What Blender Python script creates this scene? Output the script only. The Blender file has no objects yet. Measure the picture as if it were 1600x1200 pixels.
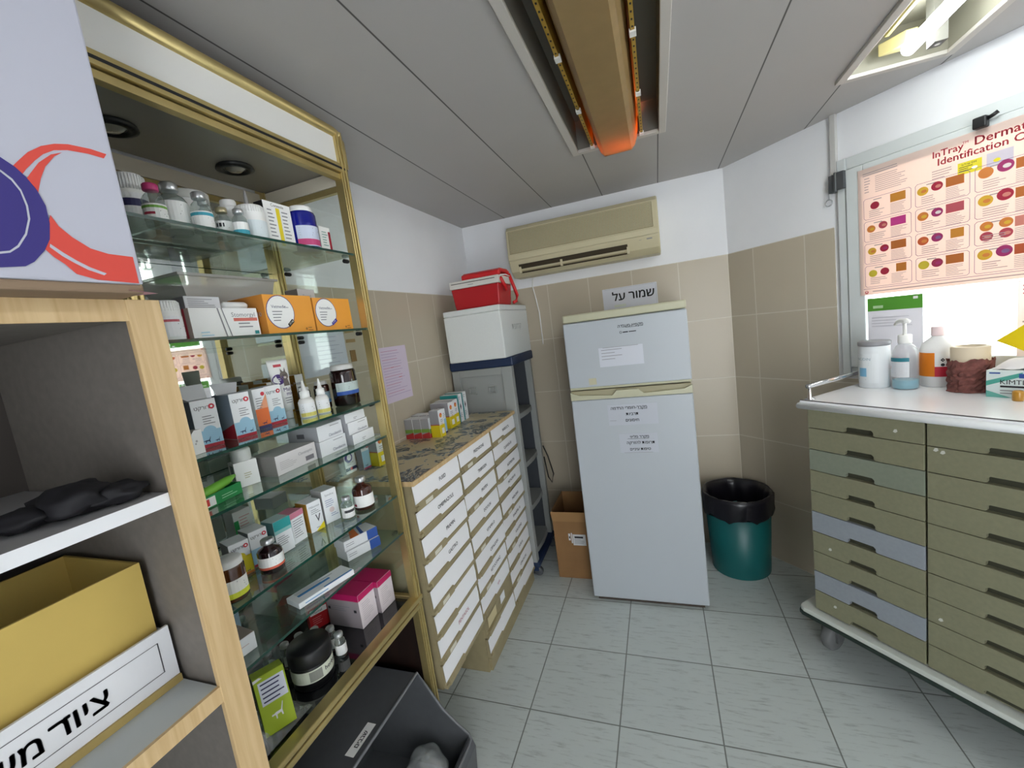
import bpy, bmesh, math, random
from mathutils import Matrix, Vector
R = math.radians
random.seed(7)
S = bpy.context.scene
COL = S.collection

# ------------------------------------------------------------------ camera
cam_d = bpy.data.cameras.new('camera')
cam = bpy.data.objects.new('camera', cam_d)
COL.objects.link(cam)
cam_d.sensor_width = 36.0
cam_d.lens = 656.04 / 1600 * 36.0
cam_d.clip_start = 0.02
_y, _p, _r = -0.3482, 0.1282, 0.1339
_f = Vector((math.sin(_y) * math.cos(_p), math.cos(_y) * math.cos(_p), -math.sin(_p)))
_rt = Vector((math.cos(_y), -math.sin(_y), 0))
_dn = _f.cross(_rt)
_r2 = math.cos(_r) * _rt + math.sin(_r) * _dn
_d2 = -math.sin(_r) * _rt + math.cos(_r) * _dn
_m = Matrix((_r2, -_d2, -_f)).transposed().to_4x4()
_m.translation = (0, 0, 1.417)
cam.matrix_world = _m
S.camera = cam

# ------------------------------------------------------------------ world, exposure
W = bpy.data.worlds.new('overcast_sky')
S.world = W
W.use_nodes = True
bg = W.node_tree.nodes['Background']
bg.inputs[0].default_value = (0.93, 0.97, 1.0, 1)
bg.inputs[1].default_value = 4.8
S.view_settings.view_transform = 'Standard'
S.view_settings.look = 'None'
S.view_settings.gamma = 1.0
S.view_settings.use_curve_mapping = False
S.view_settings.exposure = 0.74
TUBE_POWER = 22.0

# ------------------------------------------------------------------ materials
def lin(c):
    if isinstance(c, str):
        c = c.lstrip('#')
        c = [int(c[i:i + 2], 16) / 255 for i in (0, 2, 4)]
    return tuple((x / 12.92 if x <= 0.04045 else ((x + 0.055) / 1.055) ** 2.4) for x in c[:3]) + (1.0,)

_mats = {}
def mat(col, rough=0.5, metal=0.0, noise=0.0, scale=20.0, bump=0.0, coat=0.0, trans=0.0, emit=0.0, spec=0.5, transl=0.0):
    key = (col, rough, metal, noise, scale, bump, coat, trans, emit, spec, transl)
    if key in _mats:
        return _mats[key]
    m = bpy.data.materials.new('surface_' + str(col).lstrip('#'))
    m.use_nodes = True
    nt = m.node_tree
    b = nt.nodes['Principled BSDF']
    b.inputs['Base Color'].default_value = lin(col)
    b.inputs['Roughness'].default_value = rough
    b.inputs['Metallic'].default_value = metal
    b.inputs['Specular IOR Level'].default_value = spec
    b.inputs['Coat Weight'].default_value = coat
    b.inputs['Transmission Weight'].default_value = trans
    if emit:
        b.inputs['Emission Color'].default_value = lin(col)
        b.inputs['Emission Strength'].default_value = emit
    if noise or bump:
        tc = nt.nodes.new('ShaderNodeTexCoord')
        n = nt.nodes.new('ShaderNodeTexNoise')
        n.inputs['Scale'].default_value = scale
        n.inputs['Detail'].default_value = 5
        nt.links.new(tc.outputs['Object'], n.inputs['Vector'])
        if noise:
            mp = nt.nodes.new('ShaderNodeMapRange')
            mp.inputs[1].default_value = 0.3; mp.inputs[2].default_value = 0.7
            mp.inputs[3].default_value = 1 - noise; mp.inputs[4].default_value = 1 + noise * 0.6
            nt.links.new(n.outputs[0], mp.inputs[0])
            mx = nt.nodes.new('ShaderNodeVectorMath'); mx.operation = 'SCALE'
            mx.inputs[0].default_value = lin(col)[:3]
            nt.links.new(mp.outputs[0], mx.inputs['Scale'])
            nt.links.new(mx.outputs[0], b.inputs['Base Color'])
        if bump:
            bp = nt.nodes.new('ShaderNodeBump')
            bp.inputs['Strength'].default_value = bump
            bp.inputs['Distance'].default_value = 0.004
            nt.links.new(n.outputs[0], bp.inputs['Height'])
            nt.links.new(bp.outputs[0], b.inputs['Normal'])
    if transl:
        t = nt.nodes.new('ShaderNodeBsdfTranslucent')
        t.inputs[0].default_value = lin(col)
        mix = nt.nodes.new('ShaderNodeMixShader')
        mix.inputs[0].default_value = transl
        out = nt.nodes['Material Output']
        nt.links.new(b.outputs[0], mix.inputs[1]); nt.links.new(t.outputs[0], mix.inputs[2])
        nt.links.new(mix.outputs[0], out.inputs[0])
    _mats[key] = m
    return m

def glass_sheet(name, tint, rough=0.0, refl=1.0, base=0.0, basecol=(0.5, 0.6, 0.55)):
    """thin pane: tinted see-through plus fresnel reflection"""
    m = bpy.data.materials.new(name); m.use_nodes = True
    nt = m.node_tree; nt.nodes.clear()
    out = nt.nodes.new('ShaderNodeOutputMaterial')
    tr = nt.nodes.new('ShaderNodeBsdfTransparent'); tr.inputs[0].default_value = tuple(tint) + (1,)
    gl = nt.nodes.new('ShaderNodeBsdfGlossy'); gl.inputs['Roughness'].default_value = rough
    gl.inputs[0].default_value = (0.95, 1, 0.97, 1)
    fr = nt.nodes.new('ShaderNodeFresnel')
    # an unbent ray leaves by the back face: keep the same air-to-glass reflectance there
    ge = nt.nodes.new('ShaderNodeNewGeometry'); io = nt.nodes.new('ShaderNodeMapRange')
    io.inputs[3].default_value = 1.5; io.inputs[4].default_value = 1 / 1.5
    nt.links.new(ge.outputs['Backfacing'], io.inputs[0]); nt.links.new(io.outputs[0], fr.inputs[0])
    mu = nt.nodes.new('ShaderNodeMath'); mu.operation = 'MULTIPLY'; mu.inputs[1].default_value = refl
    mu.use_clamp = True
    mix = nt.nodes.new('ShaderNodeMixShader')
    nt.links.new(fr.outputs[0], mu.inputs[0]); nt.links.new(mu.outputs[0], mix.inputs[0])
    src = tr.outputs[0]
    if base:
        df = nt.nodes.new('ShaderNodeBsdfDiffuse'); df.inputs[0].default_value = tuple(basecol) + (1,)
        m2 = nt.nodes.new('ShaderNodeMixShader'); m2.inputs[0].default_value = base
        nt.links.new(tr.outputs[0], m2.inputs[1]); nt.links.new(df.outputs[0], m2.inputs[2])
        src = m2.outputs[0]
    nt.links.new(src, mix.inputs[1]); nt.links.new(gl.outputs[0], mix.inputs[2])
    nt.links.new(mix.outputs[0], out.inputs[0])
    return m

def grid_mat(name, base, line, su, sv, ou, ov, w, rough=0.4, axes=('X', 'Z'), noise=0.06, streak=None, bumpd=0.0, spec=0.4):
    """flat finish crossed by joint lines in object space"""
    m = bpy.data.materials.new(name); m.use_nodes = True
    nt = m.node_tree; b = nt.nodes['Principled BSDF']
    N, L = nt.nodes.new, nt.links.new
    b.inputs['Roughness'].default_value = rough
    b.inputs['Specular IOR Level'].default_value = spec
    tc = N('ShaderNodeTexCoord'); sp = N('ShaderNodeSeparateXYZ'); L(tc.outputs['Object'], sp.inputs[0])
    def mth(op, a, bb=None, c=None):
        n = N('ShaderNodeMath'); n.operation = op
        for i, v in enumerate((a, bb, c)):
            if v is None: continue
            if isinstance(v, (int, float)): n.inputs[i].default_value = v
            else: L(v, n.inputs[i])
        return n.outputs[0]
    masks, cells = [], []
    for ax, s, o in ((axes[0], su, ou), (axes[1], sv, ov)):
        if not s: continue
        t = mth('DIVIDE', mth('SUBTRACT', sp.outputs[ax], o), s)
        cells.append(mth('FLOOR', t))
        fr = mth('SUBTRACT', t, cells[-1])
        d = mth('MULTIPLY', mth('MINIMUM', fr, mth('SUBTRACT', 1.0, fr)), s)
        masks.append(mth('SMOOTH_MIN', 1.0, mth('DIVIDE', d, w), 0.1))
    mk = masks[0] if len(masks) == 1 else mth('MINIMUM', masks[0], masks[1])
    mk = mth('POWER', mk, 3.0)
    no = N('ShaderNodeTexNoise'); no.inputs['Scale'].default_value = 6; no.inputs['Detail'].default_value = 6
    L(tc.outputs['Object'], no.inputs['Vector'])
    val = mth('MULTIPLY_ADD', no.outputs[0], noise * 2, 1 - noise)
    wn = N('ShaderNodeTexWhiteNoise'); wn.noise_dimensions = '2D'
    cb = N('ShaderNodeCombineXYZ'); L(cells[0], cb.inputs[0]); L(cells[-1], cb.inputs[1]); L(cb.outputs[0], wn.inputs['Vector'])
    val = mth('MULTIPLY', val, mth('MULTIPLY_ADD', wn.outputs[0], 0.05, 0.975))
    if streak:
        mp = N('ShaderNodeMapping'); mp.inputs['Scale'].default_value = streak
        L(tc.outputs['Object'], mp.inputs[0])
        n2 = N('ShaderNodeTexNoise'); n2.inputs['Scale'].default_value = 9; n2.inputs['Detail'].default_value = 8; n2.inputs['Roughness'].default_value = 0.7
        L(mp.outputs[0], n2.inputs['Vector'])
        mr = N('ShaderNodeMapRange'); mr.inputs[1].default_value = 0.33; mr.inputs[2].default_value = 0.47
        mr.inputs[3].default_value = 0.66; mr.inputs[4].default_value = 1.0
        L(n2.outputs[0], mr.inputs[0])
        val = mth('MULTIPLY', val, mr.outputs[0])
    sc = N('ShaderNodeVectorMath'); sc.operation = 'SCALE'; sc.inputs[0].default_value = lin(base)[:3]
    L(val, sc.inputs['Scale'])
    mix = N('ShaderNodeMix'); mix.data_type = 'RGBA'
    L(mk, mix.inputs[0]); mix.inputs[6].default_value = lin(line); L(sc.outputs[0], mix.inputs[7])
    L(mix.outputs[2], b.inputs['Base Color'])
    if bumpd:
        bp = N('ShaderNodeBump'); bp.inputs['Distance'].default_value = bumpd; bp.inputs['Strength'].default_value = 0.6
        L(mk, bp.inputs['Height']); L(bp.outputs[0], b.inputs['Normal'])
    return m

def wood_mat(name, c1, c2, stretch=(30, 30, 1.5), rough=0.5, scale=3.0):
    m = bpy.data.materials.new(name); m.use_nodes = True
    nt = m.node_tree; b = nt.nodes['Principled BSDF']; N, L = nt.nodes.new, nt.links.new
    tc = N('ShaderNodeTexCoord'); mp = N('ShaderNodeMapping'); mp.inputs['Scale'].default_value = stretch
    n = N('ShaderNodeTexNoise'); n.inputs['Scale'].default_value = scale; n.inputs['Detail'].default_value = 6; n.inputs['Distortion'].default_value = 0.6
    r = N('ShaderNodeValToRGB'); r.color_ramp.elements[0].position = 0.35; r.color_ramp.elements[1].position = 0.65
    r.color_ramp.elements[0].color = lin(c1); r.color_ramp.elements[1].color = lin(c2)
    L(tc.outputs['Object'], mp.inputs[0]); L(mp.outputs[0], n.inputs['Vector']); L(n.outputs[0], r.inputs[0]); L(r.outputs[0], b.inputs['Base Color'])
    b.inputs['Roughness'].default_value = rough
    return m

WHITE = mat('#f2f2f0', 0.55)
PAPER = mat('#f1f1f3', 0.75)
INK = mat('#26262c', 0.7)
GREYINK = mat('#8d8d92', 0.7)
BLACK = mat('#121214', 0.4)
CHROME = mat('#d9dadc', 0.18, 1.0)
GOLD = mat('#c9b57c', 0.34, 0.75, noise=0.12, scale=14)
PLASTER = mat('#eff0f3', 0.8, noise=0.02, scale=5, bump=0.08)
CARD = mat('#a07a4c', 0.8, noise=0.08, scale=12)
PALEWOOD = wood_mat('pale_wood_edging', '#c3a476', '#d3b78a')
DARKPANEL = wood_mat('dark_wood_panel', '#1d1411', '#2c1d17', (6, 6, 1), 0.45)
GREYLAM = mat('#756f69', 0.65, noise=0.1, scale=60)
KHAKI = mat('#9b8f6e', 0.6, noise=0.08, scale=25)
OLIVE = mat('#828067', 0.42, noise=0.07, scale=90, bump=0.05)
BLUEGREY = mat('#8f959c', 0.42, noise=0.05, scale=90)
PANE = glass_sheet('clear_pane', (0.93, 0.96, 0.94), 0.0, 1.0)
SHELFGLASS = glass_sheet('shelf_glass', (0.82, 0.90, 0.86), 0.0, 1.6, 0.06, (0.35, 0.45, 0.40))
EDGEGLASS = mat('#123f34', 0.15, coat=0.5)
MIRROR = mat('#dfe3e0', 0.02, 1.0)
CLEARGLASS = glass_sheet('vial_glass', (0.86, 0.90, 0.89), 0.02, 2.0, 0.08, (0.6, 0.65, 0.65))
FILM = glass_sheet('plastic_film', (0.9, 0.92, 0.92), 0.12, 2.2, 0.26, (0.75, 0.78, 0.79))
CLOUDY = glass_sheet('cloudy_plastic', (0.8, 0.79, 0.77), 0.2, 1.5, 0.55, (0.62, 0.60, 0.58))
AMBER = mat('#3a1708', 0.08, coat=0.6)
DARKAMBER = mat('#1d0a0c', 0.08, coat=0.6)

# ------------------------------------------------------------------ mesh builder
_txt = {}
DALET, RESH = '\u05d3', '\u05e8'
def _glyphs(s):
    cu = bpy.data.curves.new('t', 'FONT'); cu.body = s; cu.size = 1.0; cu.resolution_u = 2
    o = bpy.data.objects.new('t', cu); COL.objects.link(o)
    dg = bpy.context.evaluated_depsgraph_get(); dg.update()
    me = o.evaluated_get(dg).to_mesh()
    vs = [(v.co.x, v.co.y) for v in me.vertices]; fs = [tuple(p.vertices) for p in me.polygons]
    o.evaluated_get(dg).to_mesh_clear()
    bpy.data.objects.remove(o); bpy.data.curves.remove(cu)
    return vs, fs

def text_mesh(s):
    """flat letters as (points, faces, (left, right)); a leading * asks for heavier strokes"""
    if s in _txt: return _txt[s]
    body = s.lstrip('*').replace(DALET, RESH)
    vs, fs = _glyphs(body)
    for i, ch in enumerate(s.lstrip('*')):      # the letter dalet is resh with a heel at its upper corner
        if ch == DALET:
            gv, _ = _glyphs(body[:i + 1]); rv, _ = _glyphs(RESH)
            x, top = max(p[0] for p in gv), max(p[1] for p in rv)
            n = len(vs); vs = vs + [(x - .08, top - .09), (x + .075, top - .09), (x + .075, top), (x - .08, top)]; fs = fs + [(n, n + 1, n + 2, n + 3)]
    if s.startswith('*'):
        n = len(vs); base = list(vs); bf = list(fs)
        for k, (dx, dy) in enumerate(((.036, 0), (.018, .018), (.018, -.012))):
            vs = vs + [(p[0] + dx, p[1] + dy) for p in base]; fs = fs + [tuple(q + n * (k + 1) for q in f) for f in bf]
    w = (min(v[0] for v in vs), max(v[0] for v in vs)) if vs else (0, 0)
    _txt[s] = (vs, fs, w)
    return _txt[s]

def heb(s):
    return s[::-1]

class MB:
    def __init__(self):
        self.v = []; self.f = []; self.mi = []; self.mats = []; self.sm = []
    def m(self, mt):
        if mt not in self.mats: self.mats.append(mt)
        return self.mats.index(mt)
    def add(self, vs, fs, mt, smooth=False):
        o = len(self.v); self.v += [tuple(v) for v in vs]; k = self.m(mt)
        for f in fs:
            self.f.append(tuple(i + o for i in f)); self.mi.append(k); self.sm.append(smooth)
        return self
    def box(self, x0, x1, y0, y1, z0, z1, mt, faces=None):
        """faces: {'front','back','left','right','top','bottom': material} overrides"""
        vs = [(x0, y0, z0), (x1, y0, z0), (x1, y1, z0), (x0, y1, z0), (x0, y0, z1), (x1, y0, z1), (x1, y1, z1), (x0, y1, z1)]
        F = dict(bottom=(0, 3, 2, 1), top=(4, 5, 6, 7), front=(0, 1, 5, 4), right=(1, 2, 6, 5), back=(2, 3, 7, 6), left=(3, 0, 4, 7))
        o = len(self.v); self.v += vs
        for k, f in F.items():
            self.f.append(tuple(i + o for i in f)); self.mi.append(self.m((faces or {}).get(k, mt))); self.sm.append(False)
        return self
    def prism(self, pts, axis, a0, a1, mt, caps=True):
        """pts 2-D outline extruded along axis: x -> (y,z), y -> (x,z), z -> (x,y)"""
        n = len(pts)
        def P(p, a): return {'x': (a, p[0], p[1]), 'y': (p[0], a, p[1]), 'z': (p[0], p[1], a)}[axis]
        vs = [P(p, a0) for p in pts] + [P(p, a1) for p in pts]
        fs = [(i, (i + 1) % n, n + (i + 1) % n, n + i) for i in range(n)]
        if caps: fs += [tuple(range(n))[::-1], tuple(range(n, 2 * n))]
        return self.add(vs, fs, mt)
    def lathe(self, prof, mt, c=(0, 0, 0), seg=24, smooth=True, cap=True, sx=1.0, sy=1.0):
        vs = []; fs = []
        for r, z in prof:
            for i in range(seg):
                a = 2 * math.pi * i / seg
                vs.append((c[0] + r * sx * math.cos(a), c[1] + r * sy * math.sin(a), c[2] + z))
        for j in range(len(prof) - 1):
            for i in range(seg):
                k = (i + 1) % seg
                fs.append((j * seg + i, j * seg + k, (j + 1) * seg + k, (j + 1) * seg + i))
        if cap:
            fs.append(tuple(range(seg))[::-1]); n = (len(prof) - 1) * seg; fs.append(tuple(range(n, n + seg)))
        return self.add(vs, fs, mt, smooth)
    def tube(self, pts, r, mt, seg=8, rads=None):
        pts = [Vector(p) for p in pts]; vs = []; fs = []
        for i, p in enumerate(pts):
            t = (pts[min(i + 1, len(pts) - 1)] - pts[max(i - 1, 0)]).normalized()
            up = Vector((0, 0, 1)) if abs(t.z) < 0.9 else Vector((1, 0, 0))
            a = t.cross(up).normalized(); b = a.cross(t)
            rr = rads[i] if rads else r
            for k in range(seg):
                g = 2 * math.pi * k / seg
                vs.append(p + rr * (math.cos(g) * a + math.sin(g) * b))
        for i in range(len(pts) - 1):
            for k in range(seg):
                l = (k + 1) % seg
                fs.append((i * seg + k, i * seg + l, (i + 1) * seg + l, (i + 1) * seg + k))
        fs.append(tuple(range(seg))[::-1]); n = (len(pts) - 1) * seg; fs.append(tuple(range(n, n + seg)))
        return self.add(vs, fs, mt, True)
    def decal(self, fr, items, lift=0.0004):
        """flat print on a face. fr = (origin, u, v, width, height[, mapping]); items in fractions of the face"""
        o, u, v, w, h = fr[:5]
        fn = fr[5] if len(fr) > 5 else None
        o, u, v = Vector(o), Vector(u), Vector(v); n = u.cross(v)
        def at(a, b, k):
            return fn(a, b, k) if fn else o + u * a + v * b + n * k
        for idx, it in enumerate(items):
            k = lift * (1 + 0.35 * idx) if len(items) < 30 else lift * (1 + 1.5 * idx / len(items))
            t = it[0]
            if t == 'r':
                a0, b0, a1, b1, mt = it[1] * w, it[2] * h, it[3] * w, it[4] * h, it[5]
                ns = max(1, int(abs(a1 - a0) / 0.006)) if fn else 1
                vs = [at(a0 + (a1 - a0) * i / ns, b, k) for b in (b0, b1) for i in range(ns + 1)]
                self.add(vs, [(i, i + 1, ns + 2 + i, ns + 1 + i) for i in range(ns)], mt)
            elif t == 'p':
                self.add([at(p[0] * w, p[1] * h, k) for p in it[1]], [tuple(range(len(it[1])))], it[2])
            elif t == 'c':
                cx, cy, r = it[1] * w, it[2] * h, it[3] * h
                ry = r * (it[5] if len(it) > 5 else 1)
                self.add([at(cx + r * math.cos(2 * math.pi * i / 28), cy + ry * math.sin(2 * math.pi * i / 28), k) for i in range(28)], [tuple(range(28))], it[4])
            elif t == 't':
                # ('t', u, v, size, string, material, align, rotation)
                vs, fs, wd = text_mesh(it[4]); sz = it[3] * h
                al = it[6] if len(it) > 6 else 'l'; rot = it[7] if len(it) > 7 else 0
                dx = {'l': -wd[0], 'c': -(wd[0] + wd[1]) / 2, 'r': -wd[1]}[al]
                c, s = math.cos(R(rot)), math.sin(R(rot))
                P = [((x + dx) * sz, y * sz) for x, y in vs]
                self.add([at(it[1] * w + x * c - y * s, it[2] * h + x * s + y * c, k) for x, y in P], fs, it[5])
            elif t == 'l':
                # ('l', u0, v_top, u1, n, step, material): faint small print
                rr = random.Random(int(it[1] * 1000 + it[2] * 777))
                for q in range(it[4]):
                    vv = it[2] - q * it[5]
                    th = it[5] * 0.32
                    e = it[1] + (it[3] - it[1]) * (0.55 + 0.45 * rr.random())
                    vs = [at(it[1] * w, vv * h, k), at(e * w, vv * h, k), at(e * w, (vv + th) * h, k), at(it[1] * w, (vv + th) * h, k)]
                    self.add(vs, [(0, 1, 2, 3)], it[6])
        return self
    def build(self, name, parent=None, loc=None, rz=None, bevel=0.0, seg=2, label=None, cat=None, group=None, kind=None, autosmooth=False):
        me = bpy.data.meshes.new(name)
        me.from_pydata(self.v, [], self.f); me.update()
        for mt in self.mats: me.materials.append(mt)
        me.polygons.foreach_set('material_index', self.mi)
        me.polygons.foreach_set('use_smooth', self.sm)
        o = bpy.data.objects.new(name, me); COL.objects.link(o)
        if parent: o.parent = parent
        if loc is not None: o.location = loc
        if rz is not None: o.rotation_euler = (0, 0, R(rz))
        if bevel:
            md = o.modifiers.new('soft_edges', 'BEVEL'); md.width = bevel; md.segments = seg
            md.limit_method = 'ANGLE'; md.angle_limit = R(40)
        if label: o['label'] = label
        if cat: o['category'] = cat
        if group: o['group'] = group
        if kind: o['kind'] = kind
        return o

def thing(name, label, cat, loc=(0, 0, 0), rz=0, group=None):
    o = bpy.data.objects.new(name, None); COL.objects.link(o)
    o.empty_display_size = 0.05
    o.location = loc; o.rotation_euler = (0, 0, R(rz)); o['label'] = label; o['category'] = cat
    if group: o['group'] = group
    return o

def copy_tree(root, loc, rz=None, label=None):
    c = root.copy(); COL.objects.link(c); c.location = loc
    if rz is not None: c.rotation_euler = (0, 0, R(rz))
    if label: c['label'] = label
    for ch in list(root.children):
        k = ch.copy(); COL.objects.link(k); k.parent = c
        for g in ch.children:
            d = g.copy(); COL.objects.link(d); d.parent = k
    return c

# ------------------------------------------------------------------ room shell
CEIL = 2.1
LX = -1.13
BY = 2.576
WA = 42.7
C0 = Vector((0.378, BY, 0))
D = Vector((math.sin(R(WA)), -math.cos(R(WA)), 0))       # along the window wall, towards the viewer
Nw = Vector((-math.cos(R(WA)), -math.sin(R(WA)), 0))     # into the room
WROT = WA - 90                                           # local x along the wall, local -y into the room
def wp(u, off, z=0):
    p = C0 + D * u + Nw * off
    return (p.x, p.y, z)

FLOOR = grid_mat('speckled_floor_tiles', '#c4cbc9', '#70746f', 0.33, 0.33, -0.572, 1.957, 0.0028, 0.32, ('X', 'Y'), 0.04, (1.2, 9, 1), 0.0005)
MB().box(-1.4, 2.0, -1.3, 3.0, -0.06, 0, FLOOR).build('floor', kind='structure')

CEILM = grid_mat('ceiling_panels', '#b6b3b1', '#4a4745', 0.3, 0, 0.06, 0, 0.003, 0.5, ('X', 'Y'), 0.02)
cb = MB()
F1 = (-0.252, 0.066, 0.62, 1.842)     # dead centre fitting opening
F2 = (0.655, 0.925, 0.62, 1.842)      # lit fitting opening
X0, X1, Y0, Y1 = -1.4, 2.0, -1.3, 3.0
for (a, b, c, d) in ((X0, F1[0], Y0, Y1), (F1[1], F2[0], Y0, Y1), (F2[1], X1, Y0, Y1),
                     (F1[0], F1[1], Y0, F1[2]), (F1[0], F1[1], F1[3], Y1), (F2[0], F2[1], Y0, F2[2]), (F2[0], F2[1], F2[3], Y1)):
    cb.box(a, b, c, d, CEIL, CEIL + 0.03, CEILM)
cb.box(F1[0] - .02, F1[1] + .02, F1[2] - .02, F1[3] + .02, CEIL + .13, CEIL + .14, CEILM)
cb.box(F2[0] - .02, F2[1] + .02, F2[2] - .02, F2[3] + .02, CEIL + .13, CEIL + .14, CEILM)
cb.build('ceiling', kind='structure')

def tile_mat(n, ou):
    return grid_mat(n, '#bfb4a0', '#d5cec0', 0.25, 0.332, ou, 0.0, 0.003, 0.3, ('X', 'Z'), 0.03, None, 0.0006)
TILE_B, TILE_L, TILE_R = tile_mat('beige_tiles_back', 0.378), tile_mat('beige_tiles_left', 0.0), tile_mat('beige_tiles_window', 0.144)
TT = 1.66
# back wall: local x = world x
MB().box(-1.3, 0.47, BY + 0.006, BY + 0.1, 0, CEIL, PLASTER).box(-1.3, 0.383, BY, BY + 0.006, 0, TT, TILE_B).build('wall_back', kind='structure')
# left wall, local x runs along +y from joint at y = 2.05
MB().box(-3.35, 0.55, 0.006, 0.1, 0, CEIL, PLASTER).box(-3.35, 0.53, 0, 0.006, 0, TT, TILE_L).build('wall_left', loc=(LX, 2.05, 0), rz=90, kind='structure')
# window wall: local x = u, local -y into the room
UW0, UW1, ZW0, ZW1 = 0.545, 1.50, 1.035, 1.915
wb = MB()
wb.box(-.03, UW0, 0.006, 0.12, 0, CEIL, PLASTER)
wb.box(UW0, UW1, 0.006, 0.12, ZW1, CEIL, PLASTER)
wb.box(UW1, 2.1, 0.006, 0.12, 0, CEIL, PLASTER)
wb.box(UW0, UW1, 0.006, 0.12, 0, ZW0, PLASTER)
wb.box(0.0, UW0 - .03, 0, 0.006, 0, TT, TILE_R)
wb.box(UW0 - .03, UW1 + .3, 0, 0.006, 0, ZW0 - .02, TILE_R)
wb.build('wall_window_side', loc=C0, rz=WROT, kind='structure')
# right wall beyond the window wall
MB().box(1.80, 1.9, -1.3, 1.05, 0, CEIL, PLASTER).build('wall_right', kind='structure')

# unseen wall behind the viewer, with a doorway added to let daylight in
MB().box(-1.3, 0.25, -1.4, -1.3, 0, CEIL, PLASTER).box(1.15, 1.9, -1.4, -1.3, 0, CEIL, PLASTER).box(.25, 1.15, -1.4, -1.3, 2.0, CEIL, PLASTER).build('wall_rear', kind='structure')

# ------------------------------------------------------------------ window
FRAME = mat('#d3d8d8', 0.35, noise=0.03, scale=8)
wn = MB()
def bar(b, u0, u1, z0, z1, y0, y1, mt): b.box(u0, u1, y0, y1, z0, z1, mt)
bar(wn, UW0 - .006, UW0 + .025, ZW0, ZW1, -.012, .05, FRAME)
bar(wn, UW1 - .02, UW1 + .006, ZW0, ZW1, -.012, .05, FRAME)
bar(wn, UW0 + .025, UW1 - .02, ZW1 - .045, ZW1, -.006, .05, FRAME)
bar(wn, UW0 + .025, UW1 - .02, ZW0, ZW0 + .03, -.006, .05, FRAME)
win = wn.build('window_1', loc=C0, rz=WROT, bevel=0.002, kind='structure')
sb = MB()
bar(sb, UW0 + .028, UW0 + .088, ZW0 + .033, ZW1 - .048, -.020, .03, FRAME)
bar(sb, UW1 - .08, UW1 - .022, ZW0 + .033, ZW1 - .048, -.020, .03, FRAME)
bar(sb, UW0 + .088, UW1 - .08, ZW1 - .10, ZW1 - .048, -.020, .03, FRAME)
bar(sb, UW0 + .088, UW1 - .08, ZW0 + .033, ZW0 + .085, -.020, .03, FRAME)
sb.build('window_sash', win, bevel=0.004)
MB().box(UW0 + .08, UW1 - .07, .004, .009, ZW0 + .08, ZW1 - .09, PANE).build('window_pane', win)
hb = MB()
HINGE = mat('#5d6063', 0.4, 0.5)
hb.box(UW0 - .032, UW0 - .004, -.024, 0.0, 1.795, 1.865, HINGE).box(UW0 + .0, UW0 + .030, -.034, -.012, 1.80, 1.868, HINGE)
hb.lathe([(.006, 0), (.006, .076)], HINGE, (UW0 - .002, -.03, 1.794), 10)
hb.build('window_hinge', win, bevel=0.002)

# conduit and key ring on the window wall
MB().box(UW0 - .030, UW0 - .008, -.012, .006, 1.868, CEIL, mat('#c9c8c4', 0.5)).build('cable_conduit', loc=C0, rz=WROT, bevel=0.002,
    label='white plastic cable conduit running from the ceiling to the window hinge', cat='conduit')
kr = MB(); kr.tube([(UW0 - .040, -.004, 1.86), (UW0 - .042, -.006, 1.82), (UW0 - .041, -.006, 1.775)], .0012, GREYINK, 6)
kr.tube([(UW0 - .041 + .013 * math.cos(a), -.008, 1.762 + .013 * math.sin(a)) for a in [i * math.pi / 8 for i in range(17)]], .0022, mat('#c4c8cc', 0.2, 0.6), 6)
kr.build('hanging_ring', loc=C0, rz=WROT, label='small clear ring hanging on a string beside the window hinge', cat='ring')
# black bracket on the frame above the chart
bk = thing('cable_bracket', 'small black plastic bracket mounted on the window frame above the chart', 'bracket', wp(.962, .022, 1.862), WROT)
MB().box(-.016, .016, -.025, .001, -.017, .017, BLACK).build('bracket_body', bk, bevel=0.004)
MB().tube([(.014, -.012, .006), (.028, -.014, .010), (.038, -.012, .016)], .006, BLACK, 8).build('bracket_arm', bk)

# ------------------------------------------------------------------ poster (identification chart)
PINK = mat('#eed9cf', 0.7, transl=0.35)
RED = mat('#c2414f', 0.7); PURP = mat('#7e5a86', 0.7); LTXT = mat('#a99a9c', 0.7)
pu0, pu1, pz0, pz1 = .618, 1.42, 1.363, 1.845
pw, ph = pu1 - pu0, pz1 - pz0
ps = thing('identification_chart', 'pale pink wall chart of round culture photos taped over the window', 'poster', wp(pu0, .0225, pz0), WROT)
MB().box(0, pw, -.0006, .0006, 0, ph, PINK).build('chart_sheet', ps)
pr = MB()
fr = ((0, -.0006, 0), (1, 0, 0), (0, 0, 1), 1.0, 1.0)
L_ = []
def U(u): return u - pu0
def Zt(z): return z - pz0
L_.append(('t', U(.842), Zt(1.802), .030, '*InTray', RED)); L_.append(('t', U(.916), Zt(1.817), .011, 'TM', RED)); L_.append(('t', U(.945), Zt(1.803), .036, '*Dermatophyte', RED))
L_.append(('t', U(.855), Zt(1.774), .032, '*Identification Chart', RED))
YEL = mat('#e7d733', 0.7); LILAC = mat('#cfc6d2', 0.7)
L_.append(('r', U(.905), Zt(1.722), U(.962), Zt(1.760), YEL)); L_.append(('t', U(.915), Zt(1.750), .008, 'InTray DM', INK))
L_.append(('l', U(.908), Zt(1.744), U(.945), 3, .006, INK)); L_.append(('c', U(.945), Zt(1.736), .007, WHITE, .6))
L_.append(('r', U(.972), Zt(1.722), U(1.030), Zt(1.764), LILAC)); L_.append(('c', U(.995), Zt(1.738), .008, YEL, .7))
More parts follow.
